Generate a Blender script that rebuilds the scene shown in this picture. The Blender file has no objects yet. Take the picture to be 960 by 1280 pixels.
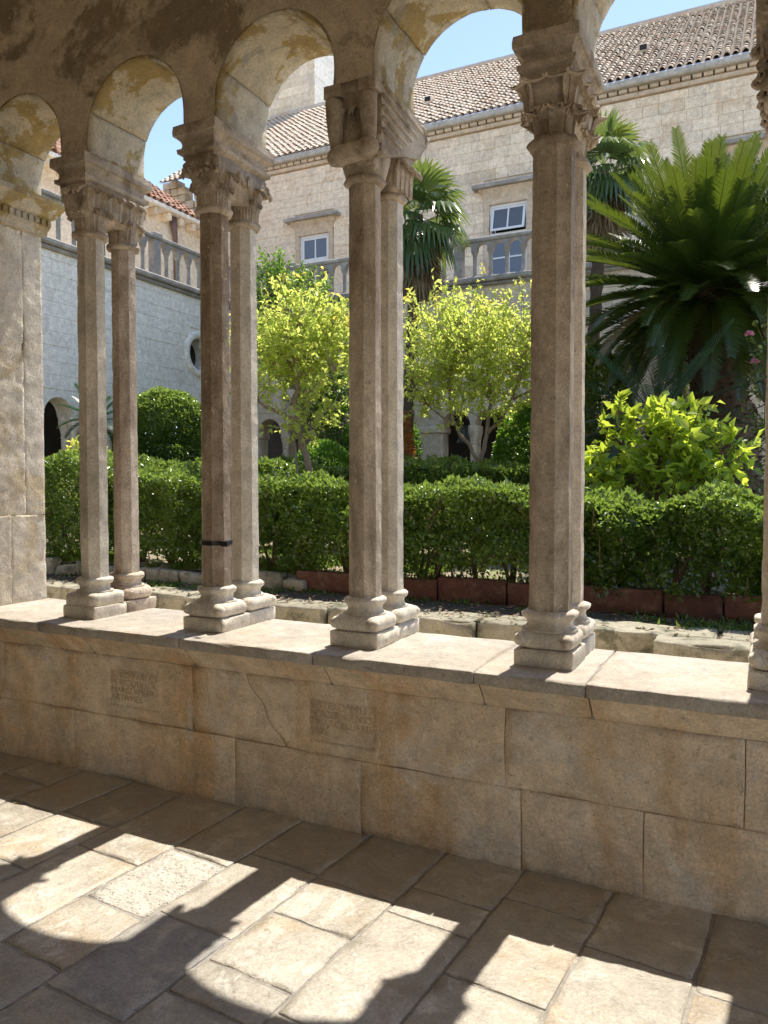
import bpy, math, random
import numpy as np
from mathutils import Vector, Matrix

S = bpy.context.scene
COL = S.collection
rad = math.radians

# ------------------------------------------------------------------ camera, sky, sun, exposure
cam_d = bpy.data.cameras.new('camera')
cam = bpy.data.objects.new('camera', cam_d); COL.objects.link(cam)
cam.location = (0, 0, 1.55)
cam.rotation_euler = (rad(90 - 2.03), 0, rad(26.2))
cam_d.sensor_fit = 'VERTICAL'; cam_d.sensor_height = 24.0
cam_d.lens = 24.0 * 961 / 1280
cam_d.clip_start = 0.05; cam_d.clip_end = 2000
S.camera = cam

SUN_AZ, SUN_EL = 4.5, 66.0
w = bpy.data.worlds.new('World'); S.world = w; w.use_nodes = True
wn = w.node_tree; wn.nodes.clear()
sky = wn.nodes.new('ShaderNodeTexSky'); sky.sky_type = 'NISHITA'; sky.sun_disc = False
sky.sun_elevation = rad(SUN_EL); sky.sun_rotation = rad(SUN_AZ)
sky.air_density = 0.56; sky.dust_density = 0.15; sky.ozone_density = 1.0
bg = wn.nodes.new('ShaderNodeBackground'); bg.inputs[1].default_value = 0.14
wo = wn.nodes.new('ShaderNodeOutputWorld')
tint = wn.nodes.new('ShaderNodeMix'); tint.data_type = 'RGBA'; tint.blend_type = 'MULTIPLY'; tint.inputs[0].default_value = 1.0
tint.inputs[7].default_value = (.92, .85, .79, 1)     # camera white balance of the sky light
wn.links.new(sky.outputs[0], tint.inputs[6]); wn.links.new(tint.outputs[2], bg.inputs[0]); wn.links.new(bg.outputs[0], wo.inputs[0])

sd = bpy.data.lights.new('sun', 'SUN'); sd.energy = 2.0; sd.angle = rad(0.5); sd.color = (1.0, 0.94, 0.84)
sun = bpy.data.objects.new('sun', sd); COL.objects.link(sun)
sdir = Vector((math.sin(rad(SUN_AZ)) * math.cos(rad(SUN_EL)), math.cos(rad(SUN_AZ)) * math.cos(rad(SUN_EL)), math.sin(rad(SUN_EL))))
sun.rotation_euler = sdir.to_track_quat('Z', 'Y').to_euler()
sun.location = (0, 10, 30)

S.view_settings.view_transform = 'Standard'; S.view_settings.look = 'None'
S.view_settings.exposure = 1.9; S.view_settings.gamma = 1.0
S.render.engine = 'CYCLES'
S.cycles.max_bounces = 10; S.cycles.diffuse_bounces = 6; S.cycles.glossy_bounces = 3
S.cycles.transmission_bounces = 6; S.cycles.transparent_max_bounces = 8
S.cycles.sample_clamp_indirect = 6.0
try:
    S.cycles.use_denoising = True
except Exception:
    pass

# ------------------------------------------------------------------ noise
def _hash(i, j, k, s):
    n = (i * 374761393 + j * 668265263 + k * 1274126177 + s * 974634721) & 0xffffffff
    n = ((n ^ (n >> 13)) * 1274126177) & 0xffffffff
    return ((n ^ (n >> 16)) & 0xffff) / 32767.5 - 1.0
def vnoise(P, s=0):
    P = np.asarray(P, float); f = np.floor(P); t = P - f; t = t * t * (3 - 2 * t); I = f.astype(np.int64)
    out = 0
    for a in (0, 1):
        for b in (0, 1):
            for c in (0, 1):
                wgt = (t[:, 0] if a else 1 - t[:, 0]) * (t[:, 1] if b else 1 - t[:, 1]) * (t[:, 2] if c else 1 - t[:, 2])
                out = out + wgt * _hash(I[:, 0] + a, I[:, 1] + b, I[:, 2] + c, s)
    return out
def fbm(P, s=0, o=3):
    P = np.asarray(P, float); r = 0; a = 1
    for i in range(o):
        r = r + a * vnoise(P * 2 ** i, s + i); a *= .5
    return r

# ------------------------------------------------------------------ object helpers
def tag(o, label=None, cat=None, group=None, kind=None):
    if label: o['label'] = label
    if cat: o['category'] = cat
    if group: o['group'] = group
    if kind: o['kind'] = kind
    return o
def thing(name, loc, label=None, cat=None, group=None, kind=None):
    o = bpy.data.objects.new(name, None); COL.objects.link(o); o.location = loc; o.empty_display_size = .2
    return tag(o, label, cat, group, kind)
def wloc(o):
    v = Vector((0, 0, 0))
    while o is not None:
        v += Vector(o.location); o = o.parent
    return v
def to_mesh(name, V, F, smooth=False, attrs=None):
    me = bpy.data.meshes.new(name)
    if isinstance(F, np.ndarray):
        V = np.asarray(V, np.float32); k = F.shape[1]; n = len(F)
        me.vertices.add(len(V)); me.vertices.foreach_set('co', V.ravel())
        me.loops.add(n * k); me.loops.foreach_set('vertex_index', F.astype(np.int32).ravel())
        me.polygons.add(n); me.polygons.foreach_set('loop_start', np.arange(0, n * k, k, dtype=np.int32))
        me.polygons.foreach_set('loop_total', np.full(n, k, np.int32))
        me.update(calc_edges=True)
    else:
        me.from_pydata([tuple(map(float, v)) for v in V], [], F)
        me.update()
    if smooth:
        me.polygons.foreach_set('use_smooth', np.ones(len(me.polygons), bool))
    if attrs:
        for k, v in attrs.items():
            a = me.attributes.new(k, 'FLOAT', 'FACE'); a.data.foreach_set('value', np.asarray(v, np.float32))
    return me
def obj(name, V, F, m, parent=None, smooth=False, attrs=None, kind=None):
    me = V if isinstance(V, bpy.types.Mesh) else to_mesh(name, V, F, smooth, attrs)
    if m is not None and not me.materials: me.materials.append(m)
    o = bpy.data.objects.new(name, me); COL.objects.link(o)
    if parent is not None:
        o.parent = parent; o.location = -wloc(parent)      # meshes are written in world metres
    if kind: o['kind'] = kind
    return o
class MB:
    def __init__(s): s.V = []; s.F = []
    def add(s, V, F):
        n = len(s.V); s.V.extend([tuple(map(float, v)) for v in V]); s.F.extend([tuple(int(i) + n for i in f) for f in F]); return s
    def box(s, x0, x1, y0, y1, z0, z1):
        return s.add([(x0, y0, z0), (x1, y0, z0), (x1, y1, z0), (x0, y1, z0), (x0, y0, z1), (x1, y0, z1), (x1, y1, z1), (x0, y1, z1)],
                     [(0, 3, 2, 1), (4, 5, 6, 7), (0, 1, 5, 4), (1, 2, 6, 5), (2, 3, 7, 6), (3, 0, 4, 7)])
    def loft(s, rings, cap=True):
        n = len(rings[0]); V = [p for r in rings for p in r]; F = []
        for i in range(len(rings) - 1):
            for j in range(n):
                k = (j + 1) % n
                F.append((i * n + j, i * n + k, (i + 1) * n + k, (i + 1) * n + j))
        if cap:
            F.append(tuple(reversed(range(n)))); F.append(tuple(range((len(rings) - 1) * n, len(rings) * n)))
        return s.add(V, F)
    def lathe(s, cx, cy, prof, n=16, rot=0.0, sx=1, sy=1):
        return s.loft([[(cx + r * sx * math.cos(2 * math.pi * (j + rot) / n), cy + r * sy * math.sin(2 * math.pi * (j + rot) / n), z) for j in range(n)] for r, z in prof])
    def tube(s, pts, rs, n=6):
        pts = [Vector(p) for p in pts]; rings = []
        for i, p in enumerate(pts):
            d = (pts[min(i + 1, len(pts) - 1)] - pts[max(i - 1, 0)]).normalized()
            a = d.orthogonal().normalized() if abs(d.z) > .95 else d.cross(Vector((0, 0, 1))).normalized()
            b = d.cross(a); r = rs[i] if hasattr(rs, '__len__') else rs
            rings.append([p + (a * math.cos(2 * math.pi * j / n) + b * math.sin(2 * math.pi * j / n)) * r for j in range(n)])
        return s.loft(rings)
    def build(s, name, m, parent=None, smooth=False, kind=None):
        return obj(name, s.V, s.F, m, parent, smooth, kind=kind)

def rough_box(x0, x1, y0, y1, z0, z1, r=.01, amp=.003, res=.06, ns=6., seed=0, chip=0., xs=(), zs=(), warp=None, dent=None):
    lo = np.array([x0, y0, z0]); hi = np.array([x1, y1, z1]); r = min(r, (hi - lo).min() * .45)
    L = []
    for a, ex in ((0, xs), (1, ()), (2, zs)):
        n = max(1, int(round((hi[a] - lo[a] - 2 * r) / res)))
        l = np.concatenate([[lo[a], lo[a] + r * .35], np.linspace(lo[a] + r, hi[a] - r, n + 1), [hi[a] - r * .35, hi[a]], list(ex)])
        L.append(np.unique(np.round(l, 6)))
    V = []; F = []; off = 0
    for a in range(3):
        b, c = (a + 1) % 3, (a + 2) % 3
        B, C = np.meshgrid(L[b], L[c], indexing='ij'); nb, nc = B.shape
        idx = np.arange(nb * nc).reshape(nb, nc)
        q = np.stack([idx[:-1, :-1], idx[1:, :-1], idx[1:, 1:], idx[:-1, 1:]], -1).reshape(-1, 4)
        for side in (0, 1):
            P = np.zeros((nb * nc, 3)); P[:, a] = hi[a] if side else lo[a]; P[:, b] = B.ravel(); P[:, c] = C.ravel()
            V.append(P); F.append((q if side else q[:, ::-1]) + off); off += nb * nc
    V = np.concatenate(V); F = np.concatenate(F)
    _, first, inv = np.unique(np.round(V, 6), axis=0, return_index=True, return_inverse=True)
    V = V[first]; F = inv.reshape(-1)[F]
    q = np.clip(V, lo + r, hi - r); d = V - q; n = np.linalg.norm(d, axis=1, keepdims=True) + 1e-9; N = d / n
    edge = ((np.abs(d) > 1e-6).sum(1) >= 2)
    P = q + N * r
    disp = amp * fbm(P * ns, seed, 3)
    if chip: disp = disp - chip * np.where(edge, np.clip(fbm(P * 9, seed + 50, 3) - .05, 0, 1), np.clip(fbm(P * 9, seed + 50, 3) - .75, 0, 1) * .5)
    P = P + N * disp[:, None]
    if dent is not None: P = dent(P, V)
    if warp is not None: P = warp(P)
    return P, F

def cham_box(x0, x1, y0, y1, z0, z1, c=.01):
    V = []; lo = (x0, y0, z0); hi = (x1, y1, z1); idx = {}
    for i in range(8):
        s = [(i >> k) & 1 for k in range(3)]
        for a in range(3):
            p = []
            for k in range(3):
                e = hi[k] if s[k] else lo[k]
                p.append(e if k == a else e + (-c if s[k] else c))
            idx[(i, a)] = len(V); V.append(p)
    F = []
    for a in range(3):
        b, d = (a + 1) % 3, (a + 2) % 3
        for s in (0, 1):
            q = []
            for (u, v) in ((0, 0), (1, 0), (1, 1), (0, 1)):
                q.append(idx[((s << a) | (u << b) | (v << d), a)])
            F.append(tuple(q if s else q[::-1]))
    for a in range(3):
        b, d = (a + 1) % 3, (a + 2) % 3
        for u in (0, 1):
            for v in (0, 1):
                i0 = (u << b) | (v << d); i1 = i0 | (1 << a)
                F.append((idx[(i0, b)], idx[(i1, b)], idx[(i1, d)], idx[(i0, d)]))
    for i in range(8): F.append((idx[(i, 0)], idx[(i, 1)], idx[(i, 2)]))
    return V, F

# ------------------------------------------------------------------ materials
class NT:
    def __init__(s, name):
        s.m = bpy.data.materials.new(name); s.m.use_nodes = True; s.t = s.m.node_tree; s.t.nodes.clear()
        s.out = s.t.nodes.new('ShaderNodeOutputMaterial')
    def n(s, ty, **kw):
        nd = s.t.nodes.new(ty)
        for k, v in kw.items(): setattr(nd, k, v)
        return nd
    def l(s, a, b): s.t.links.new(a, b)
    def set(s, inp, v):
        if isinstance(v, bpy.types.NodeSocket): s.l(v, inp)
        elif isinstance(v, (tuple, list)) and len(v) == 3 and inp.type == 'RGBA': inp.default_value = (*v, 1)
        else: inp.default_value = v
    def pos(s, scale=(1, 1, 1), off=(0, 0, 0)):
        g = s.n('ShaderNodeNewGeometry'); mp = s.n('ShaderNodeMapping'); s.l(g.outputs['Position'], mp.inputs[0])
        mp.inputs['Scale'].default_value = scale; mp.inputs['Location'].default_value = off
        return mp.outputs[0]
    def noise(s, vec, scale, detail=5, rough=.6, dist=0.):
        nd = s.n('ShaderNodeTexNoise'); s.l(vec, nd.inputs['Vector'])
        nd.inputs['Scale'].default_value = scale; nd.inputs['Detail'].default_value = detail
        nd.inputs['Roughness'].default_value = rough; nd.inputs['Distortion'].default_value = dist
        return nd.outputs['Fac']
    def rng(s, v, a, b, c=0., d=1.):
        nd = s.n('ShaderNodeMapRange'); s.set(nd.inputs[0], v)
        for i, x in enumerate((a, b, c, d)): nd.inputs[i + 1].default_value = x
        return nd.outputs[0]
    def math(s, op, a, b=0.):
        nd = s.n('ShaderNodeMath', operation=op); s.set(nd.inputs[0], a); s.set(nd.inputs[1], b); return nd.outputs[0]
    def mix(s, f, a, b, mode='MIX'):
        nd = s.n('ShaderNodeMix', data_type='RGBA', blend_type=mode)
        s.set(nd.inputs[0], f); s.set(nd.inputs[6], a); s.set(nd.inputs[7], b); return nd.outputs[2]
    def val(s, col, v):
        nd = s.n('ShaderNodeHueSaturation'); s.set(nd.inputs['Color'], col); s.set(nd.inputs['Value'], v); return nd.outputs[0]

def stone(name, c1, c2, stain=None, smin=.52, smax=.62, samt=.7, sscale=1.6, stain2=None, s2=(.56, .66, .6, 2.3), streak=False,
          scale=1., bump=.35, fine=60., pit=0., rough=.85, rnd=.12, spec=.25, wear=1., off=0.):
    t = NT(name); p = t.pos(off=(off, off * .7, off * 1.3))
    f = t.rng(t.noise(p, 1.7 * scale, 6, .65), .35, .65)
    col = t.mix(f, c1, c2)
    if stain is not None:
        ps = t.pos((1, 1, .3) if streak else (1, 1, 1), (3.1 + off, 7.7, 1.3))
        col = t.mix(t.math('MULTIPLY', t.rng(t.noise(ps, sscale, 8, .68, .4), smin, smax), samt), col, stain)
    if stain2 is not None:
        ps = t.pos((1, 1, 1), (13.1, 1.7 + off, 5.3))
        col = t.mix(t.math('MULTIPLY', t.rng(t.noise(ps, s2[3], 7, .7, .6), s2[0], s2[1]), s2[2]), col, stain2)
    col = t.val(col, t.rng(t.noise(p, 9 * scale, 8, .75), .3, .7, .72, 1.24))
    col = t.val(col, t.rng(t.noise(p, fine * 1.7, 3, .65), .3, .7, .80, 1.17))
    if wear:
        # small dark pits, pale chips and hairline cracks with sharp edges
        col = t.mix(t.math('MULTIPLY', t.rng(t.noise(p, 34 * scale, 5, .72), .615, .645), .55 * wear), col, tuple(x * .42 for x in c2))
        col = t.mix(t.math('MULTIPLY', t.rng(t.noise(t.pos(off=(5.5 + off, 2.2, 9.1)), 21 * scale, 6, .75), .62, .65), .55 * wear), col, tuple(min(.85, x * 1.3 + .04) for x in c1))
        ck = t.math('ABSOLUTE', t.math('SUBTRACT', t.noise(t.pos(off=(1.5 + off, 8.2, 3.1)), 2.1 * scale, 6, .62, .5), .5))
        col = t.mix(t.math('MULTIPLY', t.rng(ck, .0, .0035, 1., 0.), .40 * wear), col, tuple(x * .4 for x in c2))
    if rnd:
        oi = t.n('ShaderNodeObjectInfo'); col = t.val(col, t.rng(oi.outputs['Random'], 0, 1, 1 - rnd, 1 + rnd))
    h = t.math('ADD', t.noise(p, 14 * scale, 9, .68), t.math('MULTIPLY', t.noise(p, fine, 4, .6), .35))
    if pit:
        vo = t.n('ShaderNodeTexVoronoi'); t.l(p, vo.inputs['Vector']); vo.inputs['Scale'].default_value = 55
        h = t.math('ADD', h, t.math('MULTIPLY', t.rng(vo.outputs['Distance'], .0, .35), pit))
        col = t.val(col, t.rng(vo.outputs['Distance'], .05, .3, 1 - pit * .3, 1.0))
    bp = t.n('ShaderNodeBump'); bp.inputs['Strength'].default_value = bump; bp.inputs['Distance'].default_value = .012
    t.l(h, bp.inputs['Height'])
    b = t.n('ShaderNodeBsdfPrincipled'); t.set(b.inputs['Base Color'], col); b.inputs['Roughness'].default_value = rough
    b.inputs['Specular IOR Level'].default_value = spec
    t.l(bp.outputs[0], b.inputs['Normal']); t.l(b.outputs[0], t.out.inputs[0])
    return t.m
def plain(name, c, rough=.6, metal=0., bump=0., spec=.4, var=.15, scale=12):
    t = NT(name); p = t.pos(); col = t.val(c, t.rng(t.noise(p, scale, 5), .3, .7, 1 - var, 1 + var))
    b = t.n('ShaderNodeBsdfPrincipled'); t.set(b.inputs['Base Color'], col); b.inputs['Roughness'].default_value = rough
    b.inputs['Metallic'].default_value = metal; b.inputs['Specular IOR Level'].default_value = spec
    if bump:
        bp = t.n('ShaderNodeBump'); bp.inputs['Strength'].default_value = bump; bp.inputs['Distance'].default_value = .02
        t.l(t.noise(p, scale * 3, 6), bp.inputs['Height']); t.l(bp.outputs[0], b.inputs['Normal'])
    t.l(b.outputs[0], t.out.inputs[0]); return t.m
def leafm(name, c1, c2, young=None, trans=.45, tcol=None, rough=.38, spec=.5):
    t = NT(name); a = t.n('ShaderNodeAttribute', attribute_name='rnd')
    col = t.mix(a.outputs['Fac'], c1, c2)
    tc = t.mix(a.outputs['Fac'], tuple(x * 1.0 for x in (tcol or c2)), tuple(x * .75 for x in (tcol or c2)))
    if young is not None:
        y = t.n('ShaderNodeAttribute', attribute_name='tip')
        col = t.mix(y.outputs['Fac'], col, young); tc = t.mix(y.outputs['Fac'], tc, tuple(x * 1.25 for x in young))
    b = t.n('ShaderNodeBsdfPrincipled'); t.set(b.inputs['Base Color'], col); b.inputs['Roughness'].default_value = rough
    b.inputs['Specular IOR Level'].default_value = spec
    tr = t.n('ShaderNodeBsdfTranslucent'); t.set(tr.inputs['Color'], tc)
    mx = t.n('ShaderNodeMixShader'); mx.inputs[0].default_value = trans
    t.l(b.outputs[0], mx.inputs[1]); t.l(tr.outputs[0], mx.inputs[2]); t.l(mx.outputs[0], t.out.inputs[0])
    return t.m

M = {}
M['slab'] = [stone('floor_stone_%d' % i, a, b, stain=s, samt=.55, sscale=3.2, stain2=(.64, .60, .52), s2=(.57, .60, .6, 5.3), bump=1.0, rough=.30, spec=.7, rnd=.12, off=i * 3.3)
             for i, (a, b, s) in enumerate([((.48, .43, .345), (.41, .365, .29), (.42, .315, .20)), ((.45, .405, .33), (.39, .35, .285), (.335, .295, .23)),
                                            ((.50, .45, .37), (.44, .395, .32), (.46, .34, .205))])]
M['slab_pitted'] = stone('floor_stone_pitted', (.58, .535, .465), (.50, .46, .395), stain=(.36, .33, .285), samt=.7, sscale=42, smin=.54, smax=.60, bump=1.4, pit=.35, rnd=0)
M['slab_grey'] = stone('floor_stone_grey', (.31, .295, .27), (.43, .40, .35), stain=(.56, .50, .41), samt=.7, sscale=5.6, stain2=(.22, .215, .21), bump=.9, rough=.6, spec=.4, rnd=0)
M['mortar'] = stone('mortar', (.36, .335, .295), (.25, .23, .20), bump=.8, rnd=0)
M['wall'] = stone('parapet_stone', (.77, .63, .455), (.66, .515, .35), stain=(.60, .385, .19), samt=.75, sscale=2.3, smin=.48, smax=.60, streak=True,
                  stain2=(.70, .63, .52), s2=(.52, .62, .7, 3.2), bump=.55, rough=.8, rnd=.07)
M['ledge'] = stone('ledge_stone', (.46, .41, .34), (.40, .35, .285), stain=(.40, .31, .21), samt=.45, sscale=2.2, stain2=(.58, .54, .47), bump=.35, rough=.7, spec=.35, rnd=.05)
M['col_warm'] = stone('column_stone_warm', (.68, .58, .45), (.56, .465, .35), stain=(.22, .165, .11), samt=.8, sscale=2.2, smin=.47, smax=.60, streak=True, stain2=(.52, .44, .34), bump=.55, pit=.25, rnd=.0)
M['col_pale'] = stone('column_stone_pale', (.72, .65, .53), (.62, .55, .44), stain=(.30, .235, .165), samt=.65, sscale=2.0, smin=.52, smax=.68, streak=True, bump=.35, rnd=.0, off=4)
M['col_red'] = stone('column_stone_reddish', (.67, .555, .43), (.56, .45, .34), stain=(.23, .165, .11), samt=.8, sscale=2.2, smin=.45, smax=.58, streak=True, stain2=(.5, .43, .35), bump=.8, pit=.4, rnd=.0, off=9)
M['col_dark'] = stone('column_stone_patina', (.56, .475, .365), (.44, .36, .27), stain=(.15, .108, .07), samt=.85, sscale=1.7, smin=.40, smax=.56, streak=True, stain2=(.62, .54, .43), s2=(.58, .66, .6, 3.2), bump=.55, pit=.25, rnd=.0, off=15)
M['cap'] = stone('capital_stone', (.55, .465, .36), (.46, .38, .285), stain=(.22, .165, .11), samt=.75, sscale=4.5, smin=.47, smax=.6, bump=.5, rnd=.05, off=2)
M['plaster'] = stone('arcade_plaster', (.62, .52, .385), (.51, .42, .30), stain=(.23, .175, .105), samt=.85, sscale=1.9, smin=.50, smax=.56, stain2=(.50, .42, .31), s2=(.55, .6, .55, 2.0), bump=.3, rnd=0)
M['soffit'] = stone('arch_soffit_stone', (.60, .53, .40), (.49, .43, .32), stain=(.36, .26, .095), samt=.9, sscale=3.4, smin=.50, smax=.54, stain2=(.34, .32, .27), s2=(.53, .62, .75, 4.1), bump=.6, rnd=.06, off=6)
M['pier'] = stone('pier_stone', (.74, .655, .52), (.65, .565, .44), stain=(.54, .40, .20), samt=.6, sscale=3.2, smin=.52, smax=.6, stain2=(.72, .66, .56), bump=1.4, rnd=.05, off=1)
M['ash_grey'] = stone('ashlar_pale_grey', (.93, .86, .74), (.86, .79, .67), stain=(.70, .62, .50), samt=.6, sscale=1.6, smin=.54, smax=.66, streak=True, stain2=(.78, .72, .62), bump=.3, rnd=.03, fine=25)
M['ash_beige'] = stone('ashlar_beige', (.82, .675, .495), (.74, .60, .43), stain=(.66, .47, .29), samt=.6, sscale=1.3, smin=.54, smax=.64, stain2=(.52, .47, .40), s2=(.56, .68, .5, .7), bump=.4, rnd=.15, fine=25)
M['ash_mortar'] = stone('ashlar_mortar', (.66, .56, .44), (.58, .49, .38), bump=.5, rnd=0, fine=25)
M['weather'] = stone('weathered_dark_stone', (.36, .325, .28), (.26, .235, .20), stain=(.50, .455, .39), samt=.6, sscale=2.5, bump=.5, rnd=.08, fine=30)
M['surround'] = stone('window_surround_stone', (.62, .49, .34), (.55, .44, .32), stain=(.36, .22, .10), samt=.4, sscale=2., bump=.3, rnd=.05, fine=30)
M['tile'] = stone('clay_roof_tile', (.68, .52, .39), (.58, .42, .30), stain=(.68, .60, .48), samt=.8, sscale=2.2, smin=.42, smax=.56, bump=.3, rnd=.22, fine=30)
M['tile_red'] = stone('clay_roof_tile_red', (.50, .27, .17), (.42, .24, .16), stain=(.55, .42, .33), samt=.6, sscale=3, bump=.3, rnd=.2, fine=30)
M['tile_bed'] = plain('roof_bed', (.12, .085, .065), .9)
M['gutter'] = stone('gutter_stone', (.52, .47, .40), (.42, .38, .32), bump=.3, rnd=.04, fine=25)
M['brick'] = stone('red_edging_block', (.115, .048, .030), (.075, .034, .024), stain=(.16, .10, .065), samt=.5, sscale=6, bump=.6, rnd=.2)
M['kerb'] = stone('kerb_stone', (.38, .345, .25), (.29, .26, .185), stain=(.10, .10, .06), samt=.85, sscale=4.5, smin=.5, smax=.62, bump=.7, rnd=.1)
M['soil'] = stone('garden_soil', (.34, .285, .20), (.26, .21, .145), stain=(.20, .24, .07), samt=.75, sscale=1.8, bump=1., rnd=0, rough=.95)
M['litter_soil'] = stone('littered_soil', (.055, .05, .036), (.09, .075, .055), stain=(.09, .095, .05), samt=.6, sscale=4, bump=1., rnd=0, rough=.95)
M['path'] = stone('path_paving', (.66, .58, .46), (.58, .50, .39), bump=.4, rnd=0)
M['inner'] = stone('cloister_plaster', (.80, .73, .61), (.76, .68, .56), bump=.2, rnd=0)
M['metal'] = plain('dark_iron', (.05, .045, .04), .5, .8)
M['white'] = plain('white_window_paint', (.72, .72, .70), .4, var=.05)
M['dark'] = plain('interior_shade_paint', (.03, .026, .022), .9)  # near-black colour standing in for the shade inside openings
M['pipe'] = plain('brown_downpipe', (.16, .095, .08), .5)
M['bronze'] = plain('bell_bronze', (.13, .135, .11), .5, .6)
M['gallery'] = stone('gallery_shade_stone', (.10, .085, .068), (.07, .06, .05), bump=.3, rnd=0)  # near-black brown puts the gallery's shade into its stone colour
gl = NT('window_glass'); gb = gl.n('ShaderNodeBsdfPrincipled'); gb.inputs['Base Color'].default_value = (.10, .11, .12, 1)
gb.inputs['Roughness'].default_value = .04; gb.inputs['Specular IOR Level'].default_value = .9; gl.l(gb.outputs[0], gl.out.inputs[0]); M['glass'] = gl.m
M['bark'] = plain('pale_bark', (.27, .205, .14), .85, bump=.5)
M['twig'] = plain('hedge_twig', (.115, .08, .05), .9, bump=.4)
M['palmbark'] = plain('palm_fibre', (.10, .068, .042), .95, bump=1., var=.4, scale=20)
M['deadleaf'] = leafm('dead_palm_leaf', (.23, .16, .085), (.30, .21, .11), trans=.25, tcol=(.3, .2, .08), rough=.7)
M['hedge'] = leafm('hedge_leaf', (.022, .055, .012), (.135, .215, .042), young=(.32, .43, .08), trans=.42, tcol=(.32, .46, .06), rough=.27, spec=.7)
M['pomeg'] = leafm('pomegranate_leaf', (.26, .38, .05), (.38, .50, .08), young=(.68, .46, .10), trans=.66, tcol=(.86, .96, .20))
M['citrus'] = leafm('citrus_leaf', (.04, .11, .016), (.08, .18, .025), young=(.18, .32, .04), trans=.42, tcol=(.28, .5, .04), rough=.3)
M['lemon'] = leafm('bush_leaf', (.09, .19, .025), (.17, .28, .04), young=(.50, .56, .08), trans=.5, tcol=(.85, 1.0, .09), rough=.25)
M['sago'] = leafm('cycad_frond', (.014, .038, .007), (.036, .068, .009), young=(.24, .17, .06), trans=.22, tcol=(.22, .30, .025), rough=.32, spec=.5)
M['bluefrond'] = leafm('blue_green_frond', (.03, .075, .05), (.05, .105, .07), trans=.3, tcol=(.07, .17, .06), rough=.4)
M['fan'] = leafm('fan_palm_leaf', (.025, .065, .032), (.055, .10, .04), young=(.24, .28, .05), trans=.28, tcol=(.30, .42, .07), rough=.25, spec=.7)
M['grass'] = leafm('weed_blade', (.09, .17, .02), (.20, .28, .05), trans=.45, tcol=(.30, .42, .05), rough=.6)
M['litter'] = leafm('fallen_leaf', (.13, .09, .05), (.30, .23, .14), trans=.1, tcol=(.2, .14, .05), rough=.8)
M['petal'] = leafm('pink_petal', (.62, .24, .33), (.70, .42, .48), trans=.4, tcol=(.7, .3, .4), rough=.6)
M['redleaf'] = leafm('reddish_leaf', (.26, .10, .03), (.40, .20, .05), trans=.45, tcol=(.55, .22, .04))

# ------------------------------------------------------------------ setting: ground, cloister gallery
obj('ground', *[(lambda mb: (mb.V, mb.F))(MB().add([(-150, -150, -.06), (150, -150, -.06), (150, 150, -.06), (-150, 150, -.06)], [(0, 1, 2, 3)]))][0], M['soil'], kind='structure')
MB().box(-12, 9, 3.53, 6.42, -.05, 0.0).build('garden_path', M['path'], kind='structure')
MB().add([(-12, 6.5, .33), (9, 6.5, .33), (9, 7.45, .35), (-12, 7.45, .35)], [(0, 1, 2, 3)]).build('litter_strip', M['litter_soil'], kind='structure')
gx = np.linspace(-12, 9, 64); gy = np.linspace(7.42, 16.2, 32)
GX, GY = np.meshgrid(gx, gy, indexing='ij'); P = np.stack([GX.ravel(), GY.ravel(), np.full(GX.size, .5)], 1)
P[:, 2] += .03 * fbm(P * 1.5, 3, 3); ii = np.arange(GX.size).reshape(GX.shape)
F = np.stack([ii[:-1, :-1], ii[1:, :-1], ii[1:, 1:], ii[:-1, 1:]], -1).reshape(-1, 4)
garden = obj('garden_ground', P, F, M['soil'], smooth=True, kind='structure')

# gallery floor of separate slabs, laid 4.5 degrees off the parapet
floor = MB().box(-10, 2.6, -1.6, 3.2, -.05, -.0045).build('floor', M['mortar'], kind='structure')
aF = rad(4.5); eu = np.array([math.cos(aF), -math.sin(aF)]); ev = np.array([math.sin(aF), math.cos(aF)])
us = [-9.8, -9.1, -8.4, -7.7, -7.0, -6.3, -5.95, -5.60, -5.25, -4.90, -4.55, -4.20, -3.85, -3.49, -3.15, -2.80, -2.43, -2.11, -1.755, -1.40, -1.06, -.715, -.365, -.01, .34, .69, 1.03, 1.4, 1.75, 2.1]
cuts = {-3.85: [2.47, 1.7], -3.49: [2.28, 1.95], -3.15: [2.32, 1.88, 1.4], -2.80: [2.13, 1.53, 1.0], -2.43: [2.31, 1.875, 1.535, 1.1], -2.11: [2.45, 1.94, 1.47, .9],
        -1.755: [2.43, 2.15, 1.82, 1.645, 1.0], -1.40: [2.56, 2.365, 1.735, 1.2], -1.06: [2.67, 2.15, 1.6, .9], -.715: [2.52, 1.8], -.365: [2.46, 2.30, 1.7], -.01: [2.6, 1.9]}
rng = random.Random(4)
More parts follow.
